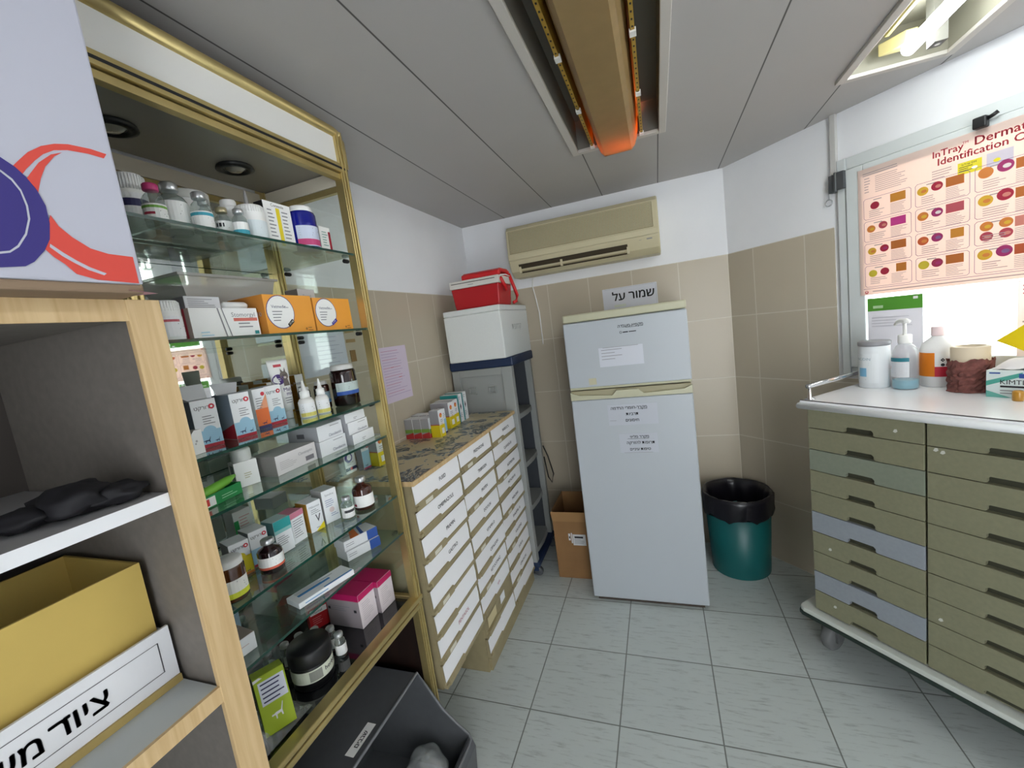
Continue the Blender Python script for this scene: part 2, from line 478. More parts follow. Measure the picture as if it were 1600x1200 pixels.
L_.append(('l', U(.635), Zt(1.825), U(.80), 2, .008, LTXT)); L_.append(('l', U(.640), Zt(1.805), U(.66), 6, .010, LTXT)); L_.append(('l', U(.675), Zt(1.805), U(.775), 9, .007, LTXT))
L_.append(('l', U(.84), Zt(1.757), U(.895), 4, .008, LTXT)); L_.append(('l', U(1.06), Zt(1.765), U(1.16), 5, .007, LTXT))
OR = [mat(c, 0.65) for c in ('#c9862f', '#c23a86', '#b7682c', '#c4792f')]
YE = mat('#d9ab35', 0.65); CR = mat('#a8253f', 0.65); MG = mat('#a02f68', 0.65); ORG = mat('#d4813c', 0.65); SAL = mat('#cf8173', 0.65); WH2 = mat('#ded0cf', 0.65)
def cell(u0, u1, z0, z1, discs, pic, wide):
    # outline (four thin bars), heading, discs, picture, small print
    t = .0012
    for a, b, c, d in ((u0 + .006, u1 - .006, z1 - t, z1), (u0 + .006, u1 - .006, z0, z0 + t), (u0, u0 + t, z0 + .006, z1 - .006), (u1 - t, u1, z0 + .006, z1 - .006)):
        L_.append(('r', U(a), Zt(c), U(b), Zt(d), PURP))
    for (p, q) in ((u0, z0), (u1, z0), (u0, z1), (u1, z1)):
        sx = 1 if p == u0 else -1; sz = 1 if q == z0 else -1
        L_.append(('p', [(U(p), Zt(q + sz * .006)), (U(p + sx * .006), Zt(q)), (U(p + sx * .0068), Zt(q + sz * .001)), (U(p + sx * .001), Zt(q + sz * .0068))], PURP))
    W_ = u1 - u0
    L_.append(('r', U(u0 + .22 * W_), Zt(z1 - .011), U(u0 + .40 * W_), Zt(z1 - .008), GREYINK))
    for i, (cx, cz, r, mt, inner) in enumerate(discs):
        L_.append(('c', U(u0 + cx * W_), Zt(z1 - cz), r, mt, 0.95))
        if inner: L_.append(('c', U(u0 + cx * W_) + .003, Zt(z1 - cz) - .001, r * .5, inner, .7))
    L_.append(('r', U(u0 + .58 * W_ + wide[0]), Zt(z1 - .036), U(u1 - .01 - wide[1]), Zt(z1 - .006), pic))
    L_.append(('l', U(u0 + .58 * W_), Zt(z1 - .043), U(u1 - .008), 7, .0055, LTXT))
    L_.append(('l', U(u0 + .12 * W_), Zt(z1 - .050), U(u0 + .5 * W_), 4, .007, LTXT))
rows = [(1.653, 1.732), (1.568, 1.646), (1.483, 1.561), (1.393, 1.476)]
c1 = [[(.25, .031, .0145, CR, None)], [(.16, .030, .0140, ORG, YE), (.42, .024, .0140, mat('#b54453', .65), SAL)], [(.17, .030, .0140, YE, ORG), (.44, .026, .0140, CR, MG)], [(.18, .031, .0140, mat('#d3bf3a', .65), None), (.44, .028, .0140, CR, None)]]
c2 = [[(.15, .028, .0155, YE, ORG), (.42, .023, .0155, CR, SAL)], [(.15, .028, .0155, ORG, YE), (.42, .024, .0155, MG, WH2)], [(.15, .028, .0155, mat('#c95f35', .65), ORG), (.42, .024, .0155, MG, PURP)], [(.16, .028, .0155, mat('#cfb938', .65), None), (.42, .026, .0155, mat('#9b2c50', .65), MG)]]
c3 = [[(.16, .024, .0175, ORG, None), (.44, .018, .0185, MG, WH2)], [(.16, .024, .0175, YE, ORG), (.44, .018, .0185, CR, SAL)], [(.18, .020, .0155, ORG, YE), (.46, .018, .0155, ORG, YE), (.18, .052, .0155, mat('#b54453', .65), SAL), (.46, .050, .0155, mat('#b54453', .65), SAL)], [(.16, .024, .0175, YE, ORG), (.44, .020, .0185, MG, PURP)]]
for i, (z0, z1) in enumerate(rows):
    cell(.636, .783, z0, z1, c1[i], OR[i], (0.015 if i == 3 else 0, .006))
    cell(.794, .935, z0, z1, c2[i], [OR[2], mat('#b8525c', .65), OR[0], OR[2]][i], (0.012 if i == 2 else 0.0, .004))
    cell(.946, 1.100, z0, z1, c3[i], [OR[2], OR[2], SAL, mat('#b5542f', .65)][i], (0, 0))
    cell(1.112, 1.262, z0, z1, c2[(i + 1) % 4], OR[i], (0, .004))
    cell(1.274, 1.405, z0, z1, c1[(i + 2) % 4], OR[(i + 1) % 4], (0, .004))
L_.append(('r', U(.630), Zt(1.386), U(1.41), Zt(1.3875), PURP))
L_.append(('l', U(.66), Zt(1.374), U(1.2), 1, .01, LTXT))
L_.append(('c', U(.640), Zt(1.374), .006, RED)); L_.append(('c', U(.640), Zt(1.375), .0035, PINK))
pr.decal(fr, L_, 0.0003)
pr.build('chart_print', ps)

# paper with green header behind the bottles, on the glass
gp = MB().box(0, .172, -.001, .0, 0, .318, mat('#d9d6da', 0.7, transl=0.3))
gp.decal(((0, -.001, 0), (1, 0, 0), (0, 0, 1), .172, .318), [('r', 0, .84, 1, 1, mat('#5da338', 0.6, transl=0.2)), ('r', .11, .872, .30, .905, mat('#b9d9a8', .6)), ('r', .84, .95, .92, .98, WHITE), ('l', .08, .75, .9, 4, .035, mat('#c5c2c8', .7))], .0003)
gp.build('green_headed_sheet', loc=wp(.642, .024, 1.03), rz=WROT, label='grey paper sheet with a green header stuck low on the window pane', cat='paper')
rp = MB().box(0, .22, -.001, 0, 0, .24, mat('#efe4e2', 0.7, transl=0.35))
rp.decal(((0, -.001, 0), (1, 0, 0), (0, 0, 1), .22, .24), [('l', .05, .92, .6, 3, .05, RED), ('c', .12, .62, .05, PURP), ('l', .05, .45, .9, 5, .06, LTXT)], .0003)
rp.build('pale_notice_sheet', loc=wp(1.045, .024, 1.118), rz=WROT, label='pale pink notice with small print on the pane behind the yellow wedge', cat='paper')

# ------------------------------------------------------------------ ceiling lights
RIM = mat('#c9c4bd', 0.5); HOUSE = mat('#77746d', 0.6); YSTRIP = mat('#b8953a', 0.45, 0.3); AMBERDIF = mat('#c4a976', 0.35, noise=0.1, scale=25, transl=0.5)
def housing(root, F, inner):
    w, l = F[1] - F[0], F[3] - F[2]
    rb = MB()
    for a, b, c, d in ((-.022, .004, -.022, l + .022), (w - .004, w + .022, -.022, l + .022), (.004, w - .004, -.022, .004), (.004, w - .004, l - .004, l + .022)):
        rb.box(a, b, c, d, -.012, .0, RIM)
    rb.build('light_rim', root, bevel=0.002)
    hb = MB(); t = .003
    hb.box(0, t, 0, l, 0, .11, inner).box(w - t, w, 0, l, 0, .11, inner).box(t, w - t, 0, t, 0, .11, inner).box(t, w - t, l - t, l, 0, .11, inner).box(t, w - t, t, l - t, .107, .11, inner)
    hb.build('light_housing', root)
    return w, l
lt = thing('ceiling_light', 'recessed ceiling light with brown diffuser and orange glowing end, above the fridge', 'ceiling light', (F1[0], F1[2], CEIL))
w, l = housing(lt, F1, HOUSE)
df = MB(); n = 14
prof = [(.5 * w - .082 * math.cos(math.pi * i / n) * (1 if abs(math.cos(math.pi * i / n)) < .98 else 1), .055 - .105 * min(1, 1.35 * math.sin(math.pi * i / n)) ** .8 ) for i in range(n + 1)]
prof2 = [(x + (.5 * w - x) * .04, z + .003) for x, z in prof][::-1]
df.prism(prof + prof2, 'y', .02, l - .004, AMBERDIF)
df.prism(prof, 'y', l - .004, l + .002, AMBERDIF)
df.build('diffuser', lt)
for x0, y1 in ((.5 * w - .098, l - .02), (.5 * w + .088, l - .02)):
    st = MB().box(x0, x0 + .010, .02, y1, -.016, .10, YSTRIP)
    for q in range(44):
        st.box(x0 + .003, x0 + .007, .03 + q * .0265, .036 + q * .0265, -.0166, -.016, BLACK)
    st.build('perforated_strip', lt)
    for yy in (l * .45, l * .70, l - .05):
        MB().box(x0 - .003, x0 + .013, yy, yy + .022, -.020, -.0105, WHITE).build('clip', lt)
MB().lathe([(.012, 0), (.012, .86)], mat('#c8b79a', .5), (0, 0, 0), 12).build('fluorescent_tube', lt, loc=(.5 * w, .20, .035)).rotation_euler = (R(-90), 0, 0)
for xx, e in ((.5 * w + .035, 42.0), (.5 * w - .045, 12.0)):
    MB().lathe([(.011, 0), (.011, .05)], mat('#ff8438', 0.5, emit=e), (0, 0, 0), 10).build('glowing_tube_end', lt, loc=(xx, l - .085, .02)).rotation_euler = (R(-90), 0, 0)

l2 = thing('ceiling_light', 'lit recessed ceiling light with a bare white tube, over the olive drawer trolley', 'ceiling light', (F2[0], F2[2], CEIL))
CREAM = mat('#8d8a7c', 0.5)
w, l = housing(l2, F2, CREAM)
rf = MB(); YREF = mat('#a89c62', 0.45)
rf.prism([(.03, .10), (.068, .045), (.078, .045), (.05, .106)], 'y', .04, l - .10, YREF).prism([(w - .05, .106), (w - .09, .045), (w - .08, .045), (w - .03, .10)], 'y', .04, l - .04, YREF)
rf.build('reflector', l2)
TUBE = bpy.data.materials.new('lit_tube'); TUBE.use_nodes = True
tb = TUBE.node_tree.nodes['Principled BSDF']; tb.inputs['Emission Color'].default_value = (.93, .99, 1, 1); tb.inputs['Emission Strength'].default_value = TUBE_POWER
for xx in (.125,):
    MB().lathe([(.019, 0), (.019, l - .16)], TUBE, (0, 0, 0), 18).build('fluorescent_tube', l2, loc=(xx, .06, -.006)).rotation_euler = (R(-90), 0, 0)
MB().prism([(.07, l - .05), (.15, l - .05), (.15, l - .10), (.12, l - .10)], 'z', .012, .05, mat('#cfc28a', 0.35, 0.3)).build('lamp_holder', l2, bevel=0.003)
br = MB().box(.160, .192, l - .155, l - .115, -.028, .105, mat('#6d6c66', .5))
br.lathe([(.009, -.001), (.009, 0.0)], GREYINK, (.176, l - .135, -.028), 14).lathe([(.006, -.002), (.006, -.001)], WHITE, (.176, l - .135, -.028), 14)
br.build('bracket', l2, bevel=0.003)

# ------------------------------------------------------------------ display cabinet
CX0, CX1, CY0, CY1, CZT = -1.126, -.792, .452, 1.068, 2.036
SH = dict(s1=1.690, s2=1.478, s3=1.262, s4=1.153, s5=.961, s6=.841, b=.602)
cab = thing('display_cabinet', 'tall gold-framed glass display cabinet full of medicines against the tiled wall', 'display cabinet')
def post(x, y, z0, z1, w=.026):
    b = MB().box(x, x + w, y, y + w, z0, z1, GOLD)
    b.box(x + w, x + w + .004, y + .003, y + .010, z0, z1, GOLD).box(x + w, x + w + .004, y + w - .010, y + w - .003, z0, z1, GOLD)
    b.box(x + .009, x + .017, y + w, y + w + .003, z0, z1, mat('#7d6632', .3, .9))
    return b
for x, y in ((CX1 - .030, CY1 - .03), (CX1 - .030, CY0), (CX0 + .004, CY1 - .03), (CX0 + .004, CY0)):
    post(x, y, 0, CZT - .012).build('post', cab, bevel=0.002)
# header
hb = MB().box(CX1 - .026, CX1 - .012, CY0 + .02, CY1 - .02, 1.935, 2.012, mat('#e4e3df', .45))
hb.build('header_panel', cab)
tr = MB(); tr.tube([(CX1 - .014, CY0, 2.022), (CX1 - .014, CY1 - .03, 2.022), (CX1 - .014, CY1 - .012, 2.016), (CX1 - .014, CY1 - .004, 2.0), (CX1 - .014, CY1 - .004, 1.93)], .014, GOLD, 12)
tr.build('top_rail', cab)
MB().box(CX1 - .024, CX1 - .002, CY0 + .02, CY1 - .004, 1.912, 1.935, GOLD).box(CX1 - .002, CX1 - .0012, CY0 + .02, CY1 - .004, 1.920, 1.926, BLACK)\
    .box(CX1 - .028, CX1 - .010, CY0 + .02, CY1 - .01, 1.895, 1.909, GOLD).build('header_rail', cab, bevel=0.0015)
MB().box(CX0 + .03, CX1 - .03, CY0 + .005, CY1 - .005, 1.925, 1.935, mat('#8f8a80', .35, .3)).build('cabinet_ceiling', cab)
MB().box(CX0 + .004, CX1 - .03, CY1 - .022, CY1 - .006, 1.885, 1.922, mat('#c7bfae', .4)).box(CX0 + .004, CX0 + .02, CY0, CY1 - .03, 1.885, 1.922, mat('#c7bfae', .4))\
    .box(CX0 + .004, CX1 - .03, CY1 - .020, CY1 - .006, 1.868, 1.884, GOLD).box(CX0 + .004, CX0 + .018, CY0, CY1 - .03, 1.868, 1.884, GOLD).build('rear_trim', cab)
for yy in (.610, .875):
    lp = MB().lathe([(.042, 0), (.044, -.006), (.030, -.010), (.026, -.003)], BLACK, (0, 0, 0), 24, cap=False).build('spotlight', cab, loc=(-.995, yy, 1.925))
    MB().lathe([(.001, -.012), (.014, -.011), (.024, -.004)], mat('#b5b0a6', .15, .6), (0, 0, 0), 20, cap=False).build('bulb', lp)
MB().box(CX0 + .006, CX0 + .012, CY0 + .01, CY1 - .03, .60, 1.885, MIRROR).build('mirror_back', cab)
MB().box(CX0 + .03, CX1 - .032, CY1 - .016, CY1 - .012, .62, 1.87, PANE).build('side_glass', cab)
MB().box(CX0 + .03, CX1 - .03, CY0 + .004, CY0 + .010, .0, 1.9, mat('#8b867d', .5)).build('side_panel', cab)
for k in ('s1', 's2', 's3', 's4', 's5', 's6'):
    z = SH[k]
    MB().box(CX0 + .016, CX1 - .008, CY0 + .014, CY1 - .024, z - .006, z, SHELFGLASS, dict(front=SHELFGLASS, right=EDGEGLASS, left=EDGEGLASS, back=SHELFGLASS)).build('glass_shelf', cab)
    for px_ in (CX1 - .05, CX0 + .06):
        MB().lathe([(.005, 0), (.006, .003), (.006, .018), (.004, .02)], BLACK, (0, 0, 0), 10).build('shelf_peg', cab, loc=(px_, CY1 - .010, z - .013)).rotation_euler = (R(90), 0, 0)
MB().box(CX0 + .01, CX1 - .028, CY0 + .01, CY1 - .02, .585, .602, mat('#17181b', .08, coat=.5)).build('base_plate', cab)
MB().box(CX1 - .030, CX1 + .004, CY0, CY1 - .004, .600, .615, GOLD).box(CX1 - .024, CX1 + .000, CY0, CY1 - .004, .576, .592, GOLD).box(CX1 - .028, CX1 - .006, CY0, CY1 - .004, .592, .600, mat('#3b2f18', .5)).box(CX0 + .03, CX1 - .03, CY1 - .024, CY1 - .008, .600, .614, GOLD)\
    .build('base_rail', cab, bevel=0.003)
MB().box(CX0 + .02, CX1 - .034, CY1 - .02, CY1 - .008, 0, .585, DARKPANEL).box(CX0 + .01, CX0 + .02, CY0 + .01, CY1 - .02, 0, .585, DARKPANEL).build('lower_panel', cab)

# ------------------------------------------------------------------ generic goods
def carton(name, label, loc, yaw, w, d, h, base, front=(), left=(), top=(), right=(), faces=None, group=None, cat='box', bevel=0.0008, flaps=None):
    b = MB().box(0, w, 0, d, 0, h, base, faces)
    b.decal(((0, 0, 0), (1, 0, 0), (0, 0, 1), w, h), front)
    b.decal(((0, d, 0), (0, -1, 0), (0, 0, 1), d, h), left)
    b.decal(((w, 0, 0), (0, 1, 0), (0, 0, 1), d, h), right)
    b.decal(((0, 0, h), (1, 0, 0), (0, 1, 0), w, d), top)
    return b.build(name, loc=loc, rz=yaw, bevel=bevel, seg=1, label=label, cat=cat, group=group)

def arc_frame(r, z0, h, ang):
    """label that wraps a round body: width runs over ang degrees centred on local -y"""
    wdt = r * R(ang)
    def fn(a, b, k):
        t = (a - wdt / 2) / r
        return ((r + k) * math.sin(t), -(r + k) * math.cos(t), z0 + b)
    return ((0, 0, 0), (1, 0, 0), (0, 0, 1), wdt, h, fn)

def round_item(name, label, loc, yaw, prof, body, cap=None, capm=WHITE, lab=None, liquid=None, group=None, cat='bottle', ribs=False, seg=24, sx=1, sy=1):
    o = thing(name, label, cat, loc, yaw, group)
    MB().lathe(prof, body, seg=seg, sx=sx, sy=sy).build('body', o)
    if cap:
        cb = MB().lathe(cap, capm, seg=seg)
        if ribs:
            r0 = max(p[0] for p in cap); za, zb = cap[1][1], cap[-2][1]
            for i in range(36):
                a = 2 * math.pi * i / 36
                cb.lathe([(.0008, za), (.0008, zb)], capm, (r0 * math.cos(a), r0 * math.sin(a), 0), 4)
        cb.build('cap', o)
    if lab:
        r, z0, h, ang, base, items = lab
        lb = MB(); lb.decal(arc_frame(r, z0, h, ang), [('r', 0, 0, 1, 1, base)] + list(items), .0006)
        lb.build('label', o)
    if liquid:
        MB().lathe(liquid[0], liquid[1], seg=seg).build('liquid', o)
    return o

def jar_prof(r, h, neck=.8):
    return [(r * .9, 0), (r, .004), (r, h * .80), (r * .93, h * .86), (r * neck, h * .89), (r * neck, h * .93)]
def jar_cap(r, h, hc=.2, k=.86):
    return [(r * k * .97, h * (1 - hc)), (r * k, h * (1 - hc) + .001), (r * k, h - .003), (r * k * .9, h)]
def vial(name, label, loc, yaw, r, h, body, capm, lab_items=(), labm=WHITE, labz=(.12, .5), group=None, neck=.52, ang=200, liquid=None):
    prof = [(r * .92, 0), (r, .002), (r, h * .62), (r * .85, h * .70), (r * neck, h * .78), (r * neck, h * .86)]
    cap = [(r * (neck + .14), h * .84), (r * (neck + .16), h * .85), (r * (neck + .16), h * .97), (r * (neck + .05), h)]
    return round_item(name, label, loc, yaw, prof, body, cap, capm, (r, h * labz[0], h * (labz[1] - labz[0]), ang, labm, lab_items) if labm else None, liquid, group, 'vial', seg=20)

ALU = mat('#c9cbcd', .3, .8)
BLUE = mat('#2b4f9a', .5); NAVY = mat('#2e2f5e', .5); LBLUE = mat('#a9cfe3', .6); DKRED = mat('#a6192e', .5)
ORANGE = mat('#efa23a', .5, noise=.03); TEALC = mat('#128a8c', .5); YELLOWC = mat('#e8d21f', .5); PINKC = mat('#c01d62', .45); PALEGREY = mat('#b9b7b6', .6)
SMALL = ('l', .12, .55, .85, 4, .09, GREYINK)

# --- top shelf (yaw 90: fronts face the room)
z = SH['s1'] + .0005
YV = 76
round_item('medicine_pot', 'large white pot with ribbed cap at the cabinet top shelf edge by the carton', (-.93, .575, z), YV, jar_prof(.026, .112), WHITE, jar_cap(.026, .112, .28, 1.0), mat('#e6e6e6', .5), (.026, .02, .055, 200, PAPER, [('r', 0, .55, 1, .8, NAVY), SMALL]), ribs=True, group='jars and vials on the top shelf')
vial('injection_vial', 'clear glass vial with a bright pink cap on the top glass shelf', (-.858, .566, z), YV, .018, .078, CLEARGLASS, mat('#c23b76', .4), [('r', 0, .75, 1, .9, mat('#79b04a', .6)), ('r', .1, .35, .4, .5, CR), SMALL], group='jars and vials on the top shelf')
vial('injection_vial', 'wide vial with large white printed label beside the pink-capped vial', (-.885, .618, z), YV, .026, .100, CLEARGLASS, ALU, [('l', .1, .85, .85, 7, .11, INK)], labz=(.06, .60), group='jars and vials on the top shelf', neck=.42)
round_item('medicine_pot', 'broad white tub with a flat lid behind the small vials on the top shelf', (-.985, .722, z), YV, jar_prof(.043, .128), WHITE, jar_cap(.043, .128, .16, 1.02), mat('#e2e2dd', .5), (.043, .02, .06, 180, PAPER, [SMALL]), group='jars and vials on the top shelf')
CYAN = mat('#3fa3b8', .6)
vial('injection_vial', 'slender clear vial with a cyan stripe, nearest the white tub lid', (-.847, .646, z), YV, .0185, .080, CLEARGLASS, ALU, [('r', 0, .72, 1, .92, CYAN), SMALL], group='jars and vials on the top shelf')
vial('injection_vial', 'narrow silver-capped vial standing behind the two cyan-striped vials', (-.900, .694, z), YV, .015, .092, CLEARGLASS, ALU, [SMALL], labz=(.1, .4), group='jars and vials on the top shelf')
vial('injection_vial', 'vial with a gold cap and dark square on its white label', (-.868, .706, z), YV, .017, .068, CLEARGLASS, mat('#b9ae8c', .3, .6), [('r', .15, .6, .4, .85, INK), ('r', .1, .2, .4, .3, CR), SMALL], labz=(.08, .55), group='jars and vials on the top shelf')
vial('injection_vial', 'short clear vial with a cyan band low on its label, before the white bottle', (-.832, .716, z), YV, .015, .060, CLEARGLASS, ALU, [('r', 0, .05, 1, .4, CYAN)], labz=(.06, .5), group='jars and vials on the top shelf')
round_item('medicine_bottle', 'white screw-cap bottle behind the short cyan vial on the top shelf', (-.926, .775, z), YV, jar_prof(.024, .112, .6), WHITE, jar_cap(.024, .112, .2, .7), WHITE, (.024, .012, .05, 180, PAPER, [SMALL]), group='jars and vials on the top shelf')
round_item('medicine_pot', 'ribbed white pot standing left of the yellow-striped box', (-.868, .779, z), YV, jar_prof(.030, .086, .9), WHITE, jar_cap(.030, .086, .22, .98), mat('#e8e8e6', .5), (.030, .01, .04, 150, mat('#dfe8ec', .6), [SMALL]), ribs=True, group='jars and vials on the top shelf')
round_item('nozzle_bottle', 'grey bottle with a long pointed nozzle behind the yellow-striped box', (-1.00, .893, z), YV, [(.016, 0), (.017, .003), (.017, .10), (.008, .115)], PALEGREY, [(.009, .113), (.008, .125), (.003, .178), (.002, .182)], PALEGREY)
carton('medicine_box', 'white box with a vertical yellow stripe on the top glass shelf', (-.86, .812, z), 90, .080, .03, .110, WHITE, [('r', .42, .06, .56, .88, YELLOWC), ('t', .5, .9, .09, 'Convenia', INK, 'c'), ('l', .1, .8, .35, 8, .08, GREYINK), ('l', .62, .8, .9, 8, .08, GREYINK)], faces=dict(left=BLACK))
round_item('medicine_bottle', 'cobalt blue bottle with a white cap on the top shelf', (-.868, .933, z), YV, jar_prof(.036, .118, .75), mat('#101a86', .15, coat=.5), jar_cap(.036, .118, .14, .8), WHITE, (.036, .012, .052, 120, mat('#cdd5ea', .5), [('r', 0, .05, 1, .35, mat('#d0447f', .5)), ('l', .1, .85, .85, 4, .11, GREYINK)]))
carton('medicine_box', 'tall slim white box with a red foot behind the blue bottle', (-.905, .985, z), 90, .036, .03, .136, WHITE, [('r', .15, .02, .85, .16, DKRED), ('l', .2, .85, .8, 8, .07, GREYINK)], faces=dict(left=PALEGREY))
carton('medicine_box', 'small white box with a dark red side bar at the top shelf end', (-.86, .982, z), 90, .042, .03, .080, WHITE, [('r', .78, .1, .98, .85, DKRED), ('r', .25, .1, .98, .2, DKRED), ('l', .2, .8, .7, 6, .09, mat('#7aa39a', .6))], faces=dict(left=PALEGREY))

# --- second shelf
z = SH['s2'] + .0005
def white_tub(label, loc, r, h):
    return round_item('tablet_bottle', label, loc, YV, jar_prof(r, h, .9), WHITE, jar_cap(r, h, .28, .98), WHITE, (r, .008, h * .5, 170, PAPER, [('r', .25, .72, .7, .84, mat('#c4606a', .6)), ('l', .25, .6, .9, 4, .12, GREYINK)]), ribs=True, group='white tablet bottles on the second shelf')
white_tub('white tablet bottle with ribbed cap in front on the second shelf', (-.862, .541, z), .026, .075)
white_tub('white tablet bottle half hidden behind the front one on the second shelf', (-.935, .540, z), .026, .074)
carton('medicine_box', 'pale blue-white box standing against the mirror behind the tablet bottles', (-1.06, .560, z), 90, .084, .04, .10, mat('#dfe6ea', .6), [('t', .35, .6, .16, 'Stomorgyl', GREYINK)])
carton('medicine_box', 'long white box with a coral bar lying under the grey carton', (-.848, .577, z), 90, .148, .09, .062, WHITE, [('t', .58, .70, .22, 'Stomorgyl 10', GREYINK), ('r', .60, .55, .98, .66, mat('#d77466', .6)), ('p', [(.38, 1), (.40, 1), (.47, .0), (.45, .0)], GREYINK), ('p', [(.44, 1), (.455, 1), (.54, .0), (.525, .0)], GREYINK), ('l', .66, .45, .95, 2, .12, GREYINK), ('r', .90, .08, .97, .2, TEALC), ('l', .1, .2, .3, 2, .1, LBLUE)], left=[('r', .15, 0, .22, 1, RED), ('r', .50, 0, .57, 1, RED), ('r', .8, 0, .87, 1, RED)], faces=dict(left=mat('#b9a79e', .6)))
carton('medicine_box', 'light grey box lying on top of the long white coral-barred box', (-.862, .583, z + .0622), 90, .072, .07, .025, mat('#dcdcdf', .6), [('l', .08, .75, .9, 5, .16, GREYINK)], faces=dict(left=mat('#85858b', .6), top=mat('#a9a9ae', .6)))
round_item('small_bottle', 'small white capsule bottle lying on its side beside the grey box', (-.872, .664, z + .0622 + .0085), 0, [(.004, 0), (.008, .004), (.008, .052), (.005, .058)], WHITE, None).rotation_euler = (R(-90), 0, 0)
OCIRC = [('c', .30, .56, .43, mat('#4a3a7c', .6)), ('c', .30, .56, .41, WHITE), ('t', .13, .66, .115, 'Vetmedin', NAVY), ('t', .38, .66, .06, 'Chew', NAVY), ('l', .13, .56, .33, 4, .075, GREYINK), ('l', .82, .12, .96, 2, .07, mat('#a5702a', .6)), ('c', .78, .10, .035, mat('#a5702a', .6))]
carton('medicine_box', 'orange box with round white label and black dose mark', (-.836, .736, z), 90, .142, .11, .092, ORANGE, OCIRC + [('p', [(.42, .16), (.54, .30), (.50, .38), (.39, .24)], BLACK), ('t', .44, .22, .07, '10 mg', WHITE, 'l', 40)], faces=dict(left=mat('#c98436', .5)), group='orange boxes on the second shelf')
carton('medicine_box', 'orange box with round white label and blue dose mark, at the glass end', (-.836, .883, z), 90, .138, .11, .088, ORANGE, OCIRC + [('p', [(.42, .16), (.56, .30), (.52, .38), (.39, .24)], mat('#31329a', .5)), ('t', .44, .22, .07, '5 mg', WHITE, 'l', 40)], faces=dict(left=mat('#c98436', .5)), group='orange boxes on the second shelf')
tb_ = thing('storage_tub', 'cloudy plastic tub with flared rim standing behind the orange boxes', 'tub', (-1.03, .775, z), 90)
tp = MB(); 
def taper(b, w0, d0, w1, d1, h, mt, open_=True, z0=0):
    vs = [(-w0, -d0, z0), (w0, -d0, z0), (w0, d0, z0), (-w0, d0, z0), (-w1, -d1, z0 + h), (w1, -d1, z0 + h), (w1, d1, z0 + h), (-w1, d1, z0 + h)]
    fs = [(0, 3, 2, 1), (0, 1, 5, 4), (1, 2, 6, 5), (2, 3, 7, 6), (3, 0, 4, 7)] + ([] if open_ else [(4, 5, 6, 7)])
    return b.add(vs, fs, mt)
taper(tp, .085, .045, .122, .066, .152, CLOUDY)
tp.build('tub_body', tb_)
rb_ = MB()
for a, b, c, d in ((-.128, .128, -.072, -.064), (-.128, .128, .064, .072), (-.128, -.120, -.064, .064), (.120, .128, -.064, .064)): rb_.box(a, b, c, d, .150, .156, CLOUDY)
rb_.build('tub_rim', tb_)
carton('medicine_box', 'small grey box resting on the second orange box near the rear post', (-.90, .905, z + .0882), 90, .06, .045, .034, mat('#cfcdcd', .6), [('t', .5, .35, .3, 'Dexcel', GREYINK, 'c')], faces=dict(left=mat('#77716c', .6)))

# --- third shelf
z = SH['s3'] + .0005
DOG = [(.0, .35), (.06, .42), (.16, .40), (.30, .46), (.62, .46), (.80, .95), (.84, .95), (.70, .42), (.72, .05), (.64, .05), (.60, .28), (.34, .26), (.32, .0), (.25, .0), (.24, .28), (.14, .30), (.04, .28)]
def dog(u, v, sw, sh): return ('p', [(u + p[0] * sw, v + p[1] * sh) for p in DOG], NAVY)
def ear_box(label, loc, yaw, w, d, h, tint, band, openflap=False, **k):
    o = carton('ear_drops_box', label, loc, yaw, w, d, h, mat('#eef0f2', .55),
               [('r', 0, .07, 1, .36, tint), ('c', .55, .34, .12, tint, .9), ('r', 0, 0, 1, .075, band), ('t', .12, .80, .105, heb('\u05de\u05e8\u05d5\u05e8\u05e7\u05d8'), INK), ('c', .80, .84, .055, mat('#cf3b4b', .55)), ('c', .80, .84, .022, WHITE),
                ('l', .35, .64, .85, 4, .05, GREYINK), dog(.18, .10, .40, .13), dog(.66, .09, .24, .09)],
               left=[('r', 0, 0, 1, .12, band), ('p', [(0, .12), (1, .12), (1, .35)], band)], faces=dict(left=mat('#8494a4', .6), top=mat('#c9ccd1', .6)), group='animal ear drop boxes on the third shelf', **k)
    return o
LB2 = mat('#9ec7de', .6)
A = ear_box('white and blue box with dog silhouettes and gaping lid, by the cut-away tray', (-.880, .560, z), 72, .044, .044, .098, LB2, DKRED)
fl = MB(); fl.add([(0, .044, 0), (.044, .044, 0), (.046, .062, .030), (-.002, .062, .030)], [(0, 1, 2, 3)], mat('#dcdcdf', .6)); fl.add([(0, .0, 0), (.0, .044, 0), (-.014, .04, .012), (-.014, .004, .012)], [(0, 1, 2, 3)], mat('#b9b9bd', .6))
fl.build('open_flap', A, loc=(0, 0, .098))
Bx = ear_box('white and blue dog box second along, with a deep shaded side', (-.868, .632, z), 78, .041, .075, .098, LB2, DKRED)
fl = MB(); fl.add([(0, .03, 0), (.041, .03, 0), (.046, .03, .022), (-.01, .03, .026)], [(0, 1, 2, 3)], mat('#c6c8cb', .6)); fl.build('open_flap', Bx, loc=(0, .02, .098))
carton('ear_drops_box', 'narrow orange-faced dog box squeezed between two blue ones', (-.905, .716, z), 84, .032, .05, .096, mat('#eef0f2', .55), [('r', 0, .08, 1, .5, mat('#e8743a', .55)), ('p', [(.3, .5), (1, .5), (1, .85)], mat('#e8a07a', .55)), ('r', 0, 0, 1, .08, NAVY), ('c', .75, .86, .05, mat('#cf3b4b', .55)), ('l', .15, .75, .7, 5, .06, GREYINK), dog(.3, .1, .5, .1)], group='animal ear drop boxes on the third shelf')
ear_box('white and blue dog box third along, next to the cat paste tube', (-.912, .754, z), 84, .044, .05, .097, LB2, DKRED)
ty = MB()
